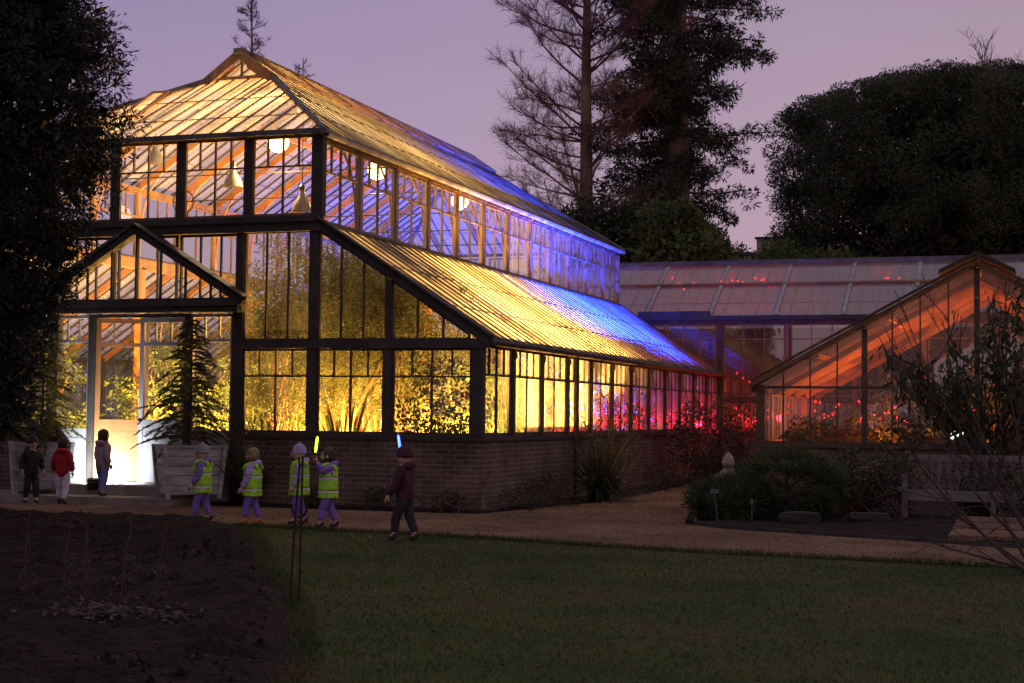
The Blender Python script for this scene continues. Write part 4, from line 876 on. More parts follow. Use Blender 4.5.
inside2((-1.2, 34.0), 'tall leafy plant deeper in the low house under its ridge', 1.7, (.6, .5, .9), 24, 'darkleaf')
t = empty('vine', (-4.3, 30.45, .03), 'curling vine trained along the transom inside the low gable', 'climber', SG)
mb = MB(); mb.tube([(-4.3, 30.45, .03), (-4.2, 30.4, 1.0), (-4.1, 30.3, 1.9), (-3.3, 30.3, 1.96), (-2.5, 30.3, 1.93)], .014, 5)
for i in range(9):
    x = -4.1 + i * .17; c = Vector((x, 30.3, 1.83 + random.uniform(-.04, .04))); mb.tube([c + Vector((.09 * math.cos(a) * (1 - a / 12), .02 * a, .09 * math.sin(a) * (1 - a / 12))) for a in np.linspace(.5, 6, 10)], .008, 4)
build('stem', mb, MT['trunklit'], t); fol('foliage', clumps([(-3.2 + .25 * i, 30.35, 1.88 + .05 * (i % 3)) for i in range(7)], .14, 22, .08, .05), 'darkleaf', t)

for x, y, h, r, lab in [(-7.0, 41.0, 2.2, .8, 'dark shrub inside the linking range beside its corner post'), (-5.2, 41.2, 3.5, .9, 'tall dark plant inside the linking range behind its first clear window'), (-3.4, 41.2, 3.3, .9, 'dark plant inside the linking range behind the left slope of the low gable'), (-1.2, 41.2, 3.2, 1.0, 'dark plant inside the linking range behind the ridge of the low gable')]:
    shrub('glasshouse_shrub', (x, y, .0), lab, 'shrub', [((x, y, h * .55), (r, .8, h * .45), 40)], 'darkleaf', 46, .16, .06, .3, .03, group='plants under glass in the linking range', kk=10)
# ------------------------------------------------------------------ outside: tubs with conifers at the door
def conifer_tub(base, rz, H, Rr, m, label, seed):
    random.seed(seed); t = empty('potted_conifer', base, label, 'potted conifer', 'conifers in white tubs at the doors'); b = Vector(base)
    hw0, hw1, hh = .37, .44, .78; cs, sn = math.cos(rz), math.sin(rz)
    rt = lambda x, y, z: (b.x + x * cs - y * sn, b.y + x * sn + y * cs, b.z + z)
    mb = MB(); nb = 5
    for side in range(4):
        a = side * math.pi / 2; ca, sa = math.cos(a), math.sin(a)
        for k in range(nb):      # horizontal boards, each a separate plank of the tub wall
            z0 = .06 + (hh - .06) * k / nb + .004; z1 = .06 + (hh - .06) * (k + 1) / nb - .004
            w0 = hw0 + (hw1 - hw0) * z0 / hh; w1 = hw0 + (hw1 - hw0) * z1 / hh
            q = lambda u, v, z: rt(u * ca - v * sa, u * sa + v * ca, z)
            mb.add([q(-w0, -w0, z0), q(w0, -w0, z0), q(w1, -w1, z1), q(-w1, -w1, z1), q(-w0 + .03, -w0 + .03, z0), q(w0 - .03, -w0 + .03, z0), q(w1 - .03, -w1 + .03, z1), q(-w1 + .03, -w1 + .03, z1)],
                   [(0, 1, 2, 3), (7, 6, 5, 4), (0, 4, 5, 1), (3, 2, 6, 7)])
        mb.bar(q(-hw0 - .01, -hw0 - .01, 0), q(-hw1 - .01, -hw1 - .01, hh + .02), .06, .06, (sn, cs, 0))
        mb.bar(q(-hw1 - .02, -hw1 - .0, hh), q(hw1 + .02, -hw1 - .0, hh), .05, .03, (0, 0, 1))
    build('planter', mb, MT['planter'], t)
    mb = MB(); mb.poly([rt(x * hw1 * .93, y * hw1 * .93, hh - .07) for x, y in ((-1, -1), (1, -1), (1, 1), (-1, 1))]); build('soil', mb, MT['soilpot'], t)
    mb = MB(); mb.tube([b + Vector((0, 0, hh - .1)), b + Vector((.01, 0, hh + H * .5)), b + Vector((-.01, .01, hh + H))], [.035, .022, .006], 6); V = []
    z = .10
    while z < H - .05:
        f = 1 - z / H; nbr = 7
        for k in range(nbr):
            a = random.uniform(0, 6.283); ln = Rr * (f ** .75) * random.uniform(.5, 1.18) + .05; dr_ = random.uniform(.35, .85); ri_ = random.uniform(.15, .45); d = Vector((math.cos(a), math.sin(a), 0)); p0 = b + Vector((0, 0, hh + z)); pts = []
            for i in range(6): u = i / 5; pts.append(p0 + d * ln * u + Vector((0, 0, ln * (ri_ * u - dr_ * u * u))))
            mb.tube(pts, [.008 * (1 - .8 * i / 5) for i in range(6)], 4, cap=False)
            nn = int(18 + ln * 125); us = np.sqrt(rng.uniform(.02, 1, nn)); A = np.array([tuple(x) for x in pts]); fi = us * 4.999; ii = fi.astype(int); P = A[ii] + (A[ii + 1] - A[ii]) * (fi - ii)[:, None]
            side = np.array([-d.y, d.x, 0]); sg = rng.choice([-1, 1], nn)[:, None]; D = np.array(tuple(d)) * .75 + side * sg * .7 + rng.normal(size=(nn, 3)) * .16; D[:, 2] -= .28
            V.append(leaf_quads(P, D, .055 + .09 * (1 - us) * ln, .016))
        z += .055 + .03 * f
    build('trunk', mb, MT['bark'], t); fol('foliage', np.concatenate(V), m, t); return t
conifer_tub((-14.98, 21.05, .12), R(38), 2.05, .72, 'cedar', 'potted conifer in a white tub left of the open door, lamplight in its leaf colour', 3)
conifer_tub((-12.27, 20.95, .12), R(42), 1.98, .80, 'cedar', 'potted conifer with drooping tiers in a white tub right of the doors', 9)
# ------------------------------------------------------------------ outside: strap-leaved clumps and shrubs
straps('grass_clump', (-7.0, 25.2, .04), 'big arching clump of strap leaves against the brick plinth of the long side', 520, 1.25, .022, 1.25, 'grassy', 'plant')
straps('flax_plant', (-11.45, 21.25, .04), 'spiky dark flax between the white tub and the front brick wall', 170, 1.15, .03, .75, 'grassy', 'plant')
random.seed(21)
shrub('twiggy_shrub', (-7.2, 27.0, .03), 'tall twiggy shrub behind the arching strap-leaved clump', 'shrub', [((-7.2, 27.0, 1.25), (.6, .85, .65), 34)], 'shrub', 26, .07, .025, .2, .016, 'greytwig', kk=30)
shrub('dark_shrub', (-6.75, 33.2, .02), 'dark bushy shrub in the corner where the two tall walls meet', 'shrub', [((-6.75, 33.2, .95), (.85, 1.2, .85), 60)], 'bushdark', 50, .10, .035, .26, .02, 'greytwig', kk=18)
shrub('pale_tipped_shrub', (-6.7, 36.8, .02), 'taller shrub with pale feathery tips beneath the linking range', 'shrub', [((-6.7, 36.8, 1.2), (.55, .7, 1.0), 30)], 'shrub', 30, .12, .02, .25, .02, 'greytwig', kk=14)
random.seed(5)
for i, (x, y, s, m, lab) in enumerate([(-7.35, 22.3, .34, 'shrub', 'low grey-green plant at the foot of the brick corner'), (-7.25, 23.2, .40, 'shrub', 'low bushy plant between the brick corner and the strap-leaved clump'),
                                       (-8.2, 21.15, .28, 'brownleaf', 'low brown plant at the foot of the front brick wall near the corner'), (-9.3, 21.2, .24, 'shrub', 'small plant at the foot of the front brick wall under the middle window'),
                                       (-10.4, 21.2, .26, 'shrub', 'small plant at the foot of the front brick wall near the flax'), (-7.0, 29.3, .42, 'shrub', 'low plant past the twiggy shrub along the long wall'), (-6.95, 30.8, .36, 'brownleaf', 'brownish low plant at the foot of the long wall near the dark shrub')]):
    shrub('low_plant', (x, y, .03), lab, 'plant', [((x, y, s * .62), (s, s, s * .6), 16)], m, 26, .075, .022, s * .4, .008, 'greytwig', group='low plants along the brick plinth', kk=8)
# the big spiky bush of the right-hand bed
random.seed(12); t = empty('spiky_bush', (-3.75, 21.9, .04), 'big dark green bush of needle-leaved rosettes at the corner of the planting bed', 'shrub'); V = []; tips = []
C = np.concatenate([crown_pts(120, (-4.1, 21.6, .26), (.55, .7, .26), .7), crown_pts(150, (-3.35, 22.0, .48), (.72, .8, .44), .75)])
C = C[C[:, 2] > .1]
for c in C:
    n_ = 46; up = unit((c - np.array([-3.7, 22.0, .1]))[None])[0] * .8 + np.array([0, 0, .55]); D = unit(rng.normal(size=(n_, 3))) + up * .75; V.append(leaf_quads(np.repeat(c[None], n_, 0) + rng.normal(size=(n_, 3)) * .025, D, .20, .016))
MT['spiky'] = leafmat('spiky_bush_leaves', (.055, .078, .028), (.034, .05, .022), tr=.2)
stems(t, (-3.75, 21.9, .04), [tuple(c) for c in C[::4]], .018, 'greytwig'); fol('foliage', np.concatenate(V), 'spiky', t)
# the brown, half dead clump and its strap stalks
random.seed(33)
shrub('brown_shrub', (-2.5, 23.0, .04), 'half-dead brown shrub left of the bench', 'shrub', [((-2.75, 23.1, .5), (.5, .5, .42), 36), ((-2.1, 22.9, .55), (.4, .45, .45), 28)], 'bushdark', 34, .09, .035, .2, .02, 'bark', kk=26)
straps('dead_yucca', (-2.55, 22.5, .04), 'dead strap-leaved plant with brown hanging blades in the planting bed', 70, .75, .035, 1.5, 'brownleaf', 'plant')
random.seed(41)
for x, y, z, r, lab in [(-.75, 23.0, .45, .5, 'dark shrub filling the gap under and behind the bench'), (.05, 21.4, .42, .62, 'dark low shrub in front of the right end of the bench')]:
    shrub('bed_shrub', (x, y, .04), lab, 'shrub', [((x, y, z), (r, r * .8, z * .85), 34)], 'bushdark', 36, .08, .035, .2, .015, 'greytwig', kk=16)
# drooping, lance-leaved shrub before the low gable
random.seed(17); t = empty('lance_leaved_shrub', (-1.0, 26.6, .04), 'tall shrub with drooping lance-shaped leaves before the low gable', 'shrub'); V = []; mb = MB(); b0 = Vector((-1.0, 26.6, .04))
targ = [(-2.45, 26.3, 2.55), (-2.3, 26.5, 2.15), (-1.95, 26.4, 2.45), (-1.6, 26.2, 2.35), (-1.9, 26.8, 1.9), (-1.3, 26.3, 2.2), (-1.45, 26.9, 2.75), (-.9, 26.4, 2.9), (-.5, 26.6, 3.1), (-.75, 26.9, 3.45), (-.2, 26.5, 2.7), (.2, 26.8, 3.2), (-.4, 26.2, 2.0), (-1.0, 26.1, 1.6), (.1, 26.3, 1.7), (-1.5, 26.7, 1.45), (.5, 26.6, 2.3), (-.3, 26.9, 3.7), (.6, 26.9, 3.5), (.5, 26.4, 1.3), (-.7, 26.3, 1.1)]
for tg in targ:
    tg = Vector(tg); pts = [b0.lerp(tg, u) + Vector((random.gauss(0, .06), random.gauss(0, .06), (u - u * u) * 1.3)) * (1 if 0 < u < 1 else 0) for u in np.linspace(0, 1, 8)]; mb.tube(pts, [.024 * (1 - .75 * i / 7) for i in range(8)], 5)
    A = np.array([tuple(p) for p in pts]); n_ = 100; us = rng.uniform(.40, 1, n_) ** .8; fi = us * 6.999; ii = fi.astype(int); P = A[ii] + (A[ii + 1] - A[ii]) * (fi - ii)[:, None] + rng.normal(size=(n_, 3)) * .09
    D = rng.normal(size=(n_, 3)) * .55; D[:, 2] -= .75; V.append(leaf_quads(P, D, .23, .055))
build('stem', mb, MT['greytwig'], t); fol('foliage', np.concatenate(V), 'bushdark', t)
# ------------------------------------------------------------------ small things of the garden
def plant_label(x, y, h, lab, tilt=0.0, big=.08):
    t = empty('plant_label', (x, y, .03), lab, 'plant label', 'plant labels on stakes'); mb = MB(); dx = math.sin(tilt) * h
    mb.bar((0, 0, -.05), (dx, 0, h), .018, .008, (0, 1, 0)); build('stake', mb, MT['labelwhite'], t, local=True)
    mb = MB(); mb.bar((dx - big / 2, -.012, h + .01), (dx + big / 2, -.012, h + .012), .008, .065, (0, .45, 1)); build('plate', mb, MT['labelwhite'], t, local=True)
plant_label(-4.0, 20.15, .42, 'leaning plant label with a dark plate before the spiky bush', -.12, .11); plant_label(-3.66, 20.7, .27, 'short white stake label before the spiky bush', .0, .05)
plant_label(-1.86, 22.3, .42, 'white stake label with a tilted plate left of the bench', .0, .12); plant_label(-7.3, 24.0, .26, 'small label on a thin stake before the strap-leaved clump', .03, .06); plant_label(-7.9, 20.95, .24, 'small label stuck by the front brick wall near the corner', .2, .04)
t = empty('garden_ornament', (-4.4, 22.9, .03), 'small pale stone hooded figure rising behind the spiky bush', 'statue')
mb = MB(); mb.lathe([(.001, 0), (.24, 0), (.24, .10), (.20, .12), (.18, .3), (.19, .42), (.165, .50), (.13, .58), (.085, .625), (.07, .65)], n=18, sy=.85); build('figure', mb, MT['stone'], t, True, True)
mb = MB(); mb.lathe([(.045, .64), (.075, .66), (.092, .70), (.093, .75), (.075, .80), (.045, .845), (.018, .875), (.001, .885)], n=16); mb.ball((.0, -.07, .72), .055, 10); build('hooded_head', mb, MT['stone'], t, True, True)
mb = MB(); mb.ball((.15, -.05, .54), .06, 10); mb.tube([(.17, -.03, .56), (.16, -.12, .45), (.06, -.17, .42)], [.05, .045, .035], 8); mb.tube([(-.16, -.03, .52), (-.17, -.12, .42), (-.04, -.17, .40)], [.05, .045, .035], 8); build('arms', mb, MT['stone'], t, True, True)
for x, y, s, lab in [(-3.05, 20.8, (.34, .16, .12), 'flat mossy edging stone below the spiky bush'), (-2.95, 22.3, (.22, .14, .13), 'squarish edging stone behind the flat one'), (-2.25, 21.7, (.36, .15, .09), 'long low edging stone left of the white stake label')]:
    bm = bmesh.new(); bmesh.ops.create_cube(bm, size=2); bmesh.ops.subdivide_edges(bm, edges=bm.edges, cuts=4, use_grid_fill=True)
    for v in bm.verts:
        n_ = mnoise.noise(v.co * 1.3 + Vector((x, y, 0))) * .16; v.co = v.co.normalized() * (.55 * v.co.length + .45) * (1 + n_); v.co = Vector((v.co.x * s[0] * .8, v.co.y * s[1] * .8, v.co.z * s[2] * .8 + s[2] * .4))
    me = bpy.data.meshes.new('edging_stone'); bm.to_mesh(me); bm.free(); me.materials.append(MT['rock']); o = obj('edging_stone', me, None, (x, y, .05)); tag(o, lab, 'stone', 'edging stones of the planting bed')
# bench
BX0, BX1, BY = -1.87, .55, 22.75
t = empty('garden_bench', ((BX0 + BX1) / 2, BY, .0), 'silvery slatted oak bench with its back to the low glasshouse', 'bench')
def bp(name, *b): mb = MB(); [mb.bb(*q) for q in b]; return build(name, mb, MT['bench'], t)
bp('seat', *[(BX0 + .02, BX1 - .02, BY - .28 + .10 * k, BY - .20 + .10 * k, .40, .43) for k in range(5)]); bp('seat_rail', (BX0 + .07, BX1 - .07, BY - .30, BY - .27, .30, .398))
for x in (BX0, (BX0 + BX1) / 2 - .035, BX1 - .07): bp('leg', (x, x + .07, BY - .35, BY - .285, 0, .62 if x != (BX0 + BX1) / 2 - .035 else .40)); bp('leg', (x, x + .07, BY + .23, BY + .30, 0, .97 if x != (BX0 + BX1) / 2 - .035 else .40))
for x in (BX0 - .01, BX1 - .08): bp('armrest', (x, x + .09, BY - .37, BY + .228, .622, .66))
bp('backrest', (BX0 + .072, BX1 - .072, BY + .24, BY + .28, .83, .93), (BX0 + .072, BX1 - .072, BY + .24, BY + .28, .46, .52), *[(BX0 + .18 + .125 * k, BX0 + .24 + .125 * k, BY + .25, BY + .27, .52, .83) for k in range(17)])
# twin iron stakes with a hooked top and a loop between them
t = empty('iron_plant_support', (-5.24, 10.5, .0), 'pair of thin rusty iron stakes with a hook and loop beside the bed edge', 'plant support')
mb = MB(); mb.tube([(-.055, .03, -.05), (-.03, .02, .4), (-.005, .01, .75), (.022, 0, 1.04)], .009, 6); build('stake', mb, MT['iron'], t, local=True)
mb = MB(); mb.tube([(.035, 0, -.05), (.04, 0, .5), (.046, 0, 1.10)], .009, 6); mb.tube([(.046, 0, 1.06), (.03, -.01, 1.02), (.022, -.01, 1.05), (.02, -.01, 1.09)], .008, 6); build('stake', mb, MT['iron'], t, local=True)
mb = MB(); mb.tube([(-.03 + .062 * (1 - math.cos(a)), -.012, .73 - .075 * math.sin(a)) for a in np.linspace(-.2, 3.4, 14)], .010, 6); build('loop', mb, MT['iron'], t, local=True)
# dead stalks in the bed
random.seed(3)
for i, (x, y, h, lab) in enumerate([(-7.0, 9.7, .62, 'tall thin dead stalk near the left edge of the bed'), (-6.85, 9.95, .55, 'thin leaning dead stalk beside the tallest left one'), (-6.35, 9.5, .6, 'dead stalk left of the feathery dead clump'), (-5.95, 9.3, .66, 'feathery dark dead stalk, the thickest in the bed'), (-5.75, 9.4, .58, 'dead stalk just right of the thickest one')]):
    t = empty('dead_stalk', (x, y, .06), lab, 'dead plant', 'dead stalks standing in the bare bed'); mb = MB(); tip = Vector((random.uniform(-.02, .1), random.uniform(-.05, .05), h)); mb.tube([(0, 0, -.04), tip * .5 + Vector((-.02, 0, 0)), tip], [.009, .007, .003], 5)
    for k in range(10): p = tip * random.uniform(.25, .95); mb.tube([p, p + Vector((random.gauss(0, .03), random.gauss(0, .03), .05))], [.004, .002], 4)
    build('stem', mb, MT['bark'], t, local=True); fol('leaves', clumps([np.array((x, y, .06)) + np.array(tuple(tip)) * u for u in np.linspace(.06, .5, 5)], .05 if i != 3 else .09, 16, .06, .012), 'brownleaf', t)
t = empty('withered_plant', (-5.62, 8.75, .06), 'flattened heap of withered grey leaves on the bare bed', 'dead plant'); fol('leaves', leaf_quads(np.stack([rng.normal(-5.6, .2, 520), rng.normal(8.75, .12, 520), rng.uniform(.09, .17, 520)], -1), rng.normal(size=(520, 3)) * np.array([1, 1, .35]), .06, .02), 'greyleaf', t)
mb = MB(); mb.tube([(-5.75, 8.75, .08), (-5.6, 8.73, .13), (-5.42, 8.78, .1)], .008, 5); build('stem', mb, MT['greytwig'], t)
# ================================================================== PEOPLE (children visiting, at rest)
SKIN = mat('skin', (.50, .32, .24), (.44, .27, .20), scale=8, rough=.55)
MT['eye'] = mat('eye_dark', (.02, .015, .012), (.015, .012, .01), scale=3, rough=.2); MT['lip'] = mat('lips', (.38, .16, .14), (.33, .13, .12), scale=5, rough=.5)
MT['hairbrown'] = mat('brown_hair', (.05, .03, .018), (.03, .018, .012), scale=18, rough=.6, bump=.6, bscale=60); MT['hairfair'] = mat('fair_hair', (.25, .17, .08), (.17, .11, .055), scale=18, rough=.6, bump=.6, bscale=60)
def cloth(n, a, b=None): MT[n] = mat(n, a, b or tuple(x * .7 for x in a), scale=9, rough=.85, bump=.25, bscale=30)
cloth('purple', (.22, .12, .44)); cloth('lilac', (.40, .30, .56)); cloth('red', (.36, .02, .03)); cloth('maroon', (.065, .016, .03)); cloth('greypink', (.34, .26, .29)); cloth('darkcoat', (.025, .025, .035))
cloth('whitetrouser', (.66, .64, .72)); cloth('bluetrouser', (.18, .22, .48)); cloth('violettrouser', (.20, .12, .45)); cloth('darktrouser', (.03, .028, .035)); cloth('lime', (.38, .74, .04), (.24, .48, .03)); cloth('silver', (.62, .62, .6)); cloth('boot', (.05, .045, .05)); cloth('orangeboot', (.5, .16, .04)); cloth('woolgrey', (.28, .26, .30)); cloth('yellowshoe', (.6, .42, .05))
def skin_mesh(P, E, rad, name, sub=2):
    me = bpy.data.meshes.new(name); me.from_pydata([tuple(p) for p in P], E, []); o = bpy.data.objects.new(name, me); col.objects.link(o)
    md = o.modifiers.new('skin', 'SKIN'); md.use_smooth_shade = True
    for i, r in enumerate(rad): me.skin_vertices[0].data[i].radius = (r, r) if not hasattr(r, '__len__') else r
    me.skin_vertices[0].data[0].use_root = True
    s = o.modifiers.new('sub', 'SUBSURF'); s.levels = sub; s.render_levels = sub
    bpy.context.view_layer.update(); dg = bpy.context.evaluated_depsgraph_get(); out = bpy.data.meshes.new_from_object(o.evaluated_get(dg)); bpy.data.objects.remove(o); return out
def crease(me, amp, fr, seed):
    me.update()
    for v in me.vertices:
        c = v.co; n_ = mnoise.noise(Vector((c.x * fr + seed, c.y * fr, c.z * fr * 1.9))) + .6 * mnoise.noise(Vector((c.x * fr * 2.1, c.y * fr * 2.1 + seed, c.z * fr * 4)))
        v.co = c + v.normal * amp * n_
    me.update()
def join_meshes(name, meshes, mats):
    """several meshes into one datablock; every source keeps its material index table"""
    bm = bmesh.new()
    for me, idx in meshes:
        n0 = len(bm.faces); bm.from_mesh(me); bm.faces.ensure_lookup_table()
        for f in bm.faces[n0:]:
            f.material_index = idx if not isinstance(idx, (list, tuple)) else idx[min(f.material_index, len(idx) - 1)]; f.smooth = True
    out = bpy.data.meshes.new(name); bm.to_mesh(out); bm.free()
    for m in mats: out.materials.append(m)
    return out
def head_mesh(c, h):
    bm = bmesh.new(); bmesh.ops.create_uvsphere(bm, u_segments=24, v_segments=18, radius=1)
    for v in bm.verts:
        x, y, z = v.co; r = Vector((x * .069, y * .080, z * .092))
        if z < 0: r.x *= 1 - .22 * z * z; r.y *= 1 - .12 * z * z
        f = max(0, -y)                                       # face side is -y
        r.y -= .026 * math.exp(-((x / .16) ** 2 + ((z + .12) / .22) ** 2)) * (f > .3)      # nose
        for s in (-1, 1): r.y += .012 * math.exp(-(((x - s * .38) / .2) ** 2 + ((z - .06) / .14) ** 2)) * (f > .3)   # eye sockets
        r.y -= .006 * math.exp(-((x / .3) ** 2 + ((z + .52) / .1) ** 2)) * (f > .3)          # lips
        r.y -= .008 * math.exp(-((x / .3) ** 2 + ((z + .85) / .16) ** 2)) * (f > .1)         # chin
        v.co = Vector(c) + r * h
    for f in bm.faces:
        q = (f.calc_center_median() - Vector(c)) / h; f.material_index = 2 if (abs(q.z + .052) < .008 and abs(q.x) < .024 and q.y < -.06) else 0
    for s in (-1, 1):
        for p, r, mi in (((s * .027, -.069, .008), .0095, 1), ((s * .072, .004, -.005), .018, 0)):
            k = bmesh.ops.create_icosphere(bm, subdivisions=2, radius=r * h, matrix=Matrix.Translation(Vector(c) + Vector(p) * h) @ (Matrix.Diagonal((.5, 1, 1.4, 1)) if mi == 0 else Matrix.Identity(4)))
            for v in k['verts']:
                for f in v.link_faces: f.material_index = mi
    me = bpy.data.meshes.new('head'); bm.to_mesh(me); bm.free(); return me
def hand_mb(w, d, s, h, side):
    """palm with four fingers and a thumb, gently curled; w wrist, d direction"""
    w = Vector(w); d = Vector(d).normalized(); a = Vector((side, 0, 0)); a = (a - d * a.dot(d)).normalized(); n = d.cross(a).normalized(); mb = MB()
    mb.tube([w, w + d * .022 * h, w + d * .048 * h], [.014 * h, .021 * h, .020 * h], 8)
    for k, (o_, l) in enumerate(((-.016, .036), (-.005, .043), (.006, .041), (.016, .032))):
        p = w + d * .045 * h + n * o_ * h; mb.tube([p, p + d * l * .5 * h - a * .004 * h, p + d * l * .85 * h - a * .016 * h, p + d * l * h - a * .026 * h], [.0062 * h, .006 * h, .0055 * h, .004 * h], 6)
    p = w + d * .018 * h - n * .016 * h; mb.tube([p, p + (d - n * .9 - a * .2).normalized() * .024 * h, p + (d * 1.6 - n * .8 - a * .4).normalized() * .044 * h], [.0075 * h, .007 * h, .005 * h], 6)
    return mb
def person(loc, rz, h, coat, trousers, label, vest=False, hat=None, hair='hairbrown', boots='boot', step=.06, raise_arm=0, bend=0.0, scarf=None):
    t = empty('person', loc, label, 'person', None, rz); S = lambda p: Vector(p) * h
    J = dict(pel=(0, 0, .46), sp=(0, -.2 * bend, .58), ch=(0, -.5 * bend, .69), nk=(0, -.75 * bend, .785), hd=(0, -.85 * bend - .005, .835))
    for s, k in ((1, 'r'), (-1, 'l')):
        b = -.5 * bend; J['sh' + k] = (s * .10, b, .745)
        if raise_arm == s: J['el' + k] = (s * .17, b - .07, .70); J['wr' + k] = (s * .17, b - .13, .83)
        else: J['el' + k] = (s * .145, b + .02 - s * step * .4, .60); J['wr' + k] = (s * .15, b - .05 - s * step * .6, .475)
        J['hp' + k] = (s * .052, 0, .44); J['kn' + k] = (s * .058, -.02 - s * step * .5, .245); J['an' + k] = (s * .058, -s * step + .01, .055); J['to' + k] = (s * .062, -s * step - .062, .024)
    H = lambda k: S(J[k]); names = ['pel', 'sp', 'ch', 'nk', 'hd', 'shr', 'elr', 'wrr', 'shl', 'ell', 'wrl', 'hpr', 'knr', 'anr', 'tor', 'hpl', 'knl', 'anl', 'tol']
    ix = {n_: i for i, n_ in enumerate(names)}; ed = [('pel', 'sp'), ('sp', 'ch'), ('ch', 'nk'), ('nk', 'hd')] + [(a + k, b + k) for k in 'rl' for a, b in (('sh', 'el'), ('el', 'wr'), ('hp', 'kn'), ('kn', 'an'), ('an', 'to'))] + [('ch', 'shr'), ('ch', 'shl'), ('pel', 'hpr'), ('pel', 'hpl')]
    rd = dict(pel=.078, sp=.075, ch=.08, nk=.036, hd=.036, sh=.038, el=.028, wr=.020, hp=.058, kn=.042, an=.028, to=.02)
    body = skin_mesh([H(n_) for n_ in names], [(ix[a], ix[b]) for a, b in ed], [rd.get(n_, rd.get(n_[:2])) * h for n_ in names], 'body')
    hc = S((0, J['hd'][1] - .01, .893)); pieces = [(body, 0), (head_mesh(hc, h), (0, 1, 2))]
    for s, k in ((1, 'r'), (-1, 'l')): pieces.append((hand_mb(H('wr' + k), H('wr' + k) - H('el' + k), .02, h, s).mesh('hand', SKIN), 0))
    obj('body', join_meshes('body', pieces, [SKIN, MT['eye'], MT['lip']]), t)
    # coat over torso and arms
    cn = ['pel0', 'sp', 'ch', 'nk', 'shr', 'elr', 'wrr', 'shl', 'ell', 'wrl']; cp = dict(pel0=S((0, 0, .375)), nk=S((0, J['nk'][1], .77)))
    for k in 'rl': cp['wr' + k] = H('el' + k).lerp(H('wr' + k), .93)
    cr = dict(pel0=.122, sp=.104, ch=.102, nk=.050, sh=.056, el=.046, wr=.036); ci = {n_: i for i, n_ in enumerate(cn)}
    ce = [('pel0', 'sp'), ('sp', 'ch'), ('ch', 'nk'), ('ch', 'shr'), ('shr', 'elr'), ('elr', 'wrr'), ('ch', 'shl'), ('shl', 'ell'), ('ell', 'wrl')]
    me = skin_mesh([cp.get(n_, None) or H(n_) for n_ in cn], [(ci[a], ci[b]) for a, b in ce], [cr.get(n_, cr.get(n_[:2])) * h for n_ in cn], 'coat', 3); crease(me, .011 * h, 13 / h, loc[0]); me.materials.append(MT[coat]); obj('coat', me, t)
    tn = ['pel', 'hpr', 'knr', 'anr', 'hpl', 'knl', 'anl', 'sp']; tr_ = dict(pel=.096, sp=.09, hp=.066, kn=.055, an=.044); ti = {n_: i for i, n_ in enumerate(tn)}
    me = skin_mesh([H(n_) + Vector((0, 0, {'an': .02, 'hp': -.045}.get(n_[:2], 0) * h)) for n_ in tn], [(ti[a], ti[b]) for a, b in (('pel', 'hpr'), ('hpr', 'knr'), ('knr', 'anr'), ('pel', 'hpl'), ('hpl', 'knl'), ('knl', 'anl'), ('pel', 'sp'))], [tr_.get(n_, tr_.get(n_[:2])) * h for n_ in tn], 'trousers', 3); crease(me, .005 * h, 15 / h, loc[1]); me.materials.append(MT[trousers]); obj('trousers', me, t)
    for k in 'rl':
        a, o_ = H('an' + k), H('to' + k); me = skin_mesh([a + Vector((0, .012 * h, .035 * h)), a + Vector((0, .018 * h, -.018 * h)), o_ + Vector((0, .02 * h, .004 * h)), o_ + Vector((0, -.015 * h, 0))], [(0, 1), (1, 2), (2, 3)], [.038 * h, .034 * h, .030 * h, .022 * h], 'boot', 1); me.materials.append(MT[boots]); obj('boot', me, t)
    # hair cap or woollen hat
    mb = MB()
    prof = [(.078, -.03), (.084, .0), (.083, .028), (.073, .06), (.052, .086), (.023, .101), (.001, .106)] if hat else [(.070, -.075), (.079, -.025), (.081, .018), (.073, .058), (.052, .083), (.023, .097), (.001, .101)]
    mb.lathe([(r * h, z * h) for r, z in prof], (hc.x, hc.y + (.016 if not hat else .008) * h, hc.z + (.012 if not hat else .02) * h), 18, 1, 1.06)
    if hat: mb.ball((hc.x, hc.y + .01 * h, hc.z + .125 * h), .022 * h, 9); mb.lathe([(.08 * h, -.03 * h), (.088 * h, -.024 * h), (.088 * h, .0), (.08 * h, .008 * h)], (hc.x, hc.y + .008 * h, hc.z + .025 * h), 18, 1, 1.06)
    build('hat' if hat else 'hair', mb, MT[hat or hair], t, True, True)
    if vest:
        mb = MB(); mk = lambda z0, z1, r0, r1, mi: mb.lathe([(r0 * h, z0 * h)] + [((r0 + (r1 - r0) * q) * h + .004, (z0 + (z1 - z0) * q) * h) for q in np.linspace(0, 1, 5)] + [(r1 * h, z1 * h)], (0, -.35 * bend * h, 0), 22, 1, .93, mi=mi, cap=False)
        mk(.37, .43, .134, .133, 0); mk(.43, .46, .135, .133, 1); mk(.46, .60, .132, .127, 0); mk(.60, .63, .129, .127, 1); mk(.63, .72, .126, .118, 0)
        for s in (1, -1): mb.tube([S((s * .075, -.10, .715)), S((s * .07, -.07, .775)), S((s * .07, .0, .80)), S((s * .075, .08, .77)), S((s * .08, .105, .715))], .024 * h, 6)
        vo = build('vest', mb, [MT['lime'], MT['silver']], t, True, True); crease(vo.data, .012 * h, 11 / h, loc[0] * 3)
    mb = MB(); hy = J['nk'][1]; mb.tube([S((.075 * math.cos(a), .075 * math.sin(a) + hy + .012, .785 + .02 * math.sin(a))) for a in np.linspace(-.5, 3.64, 9)], [.012 * h, .022 * h, .032 * h, .038 * h, .04 * h, .038 * h, .032 * h, .022 * h, .012 * h], 8); build('hood', mb, MT[coat], t, True, True)
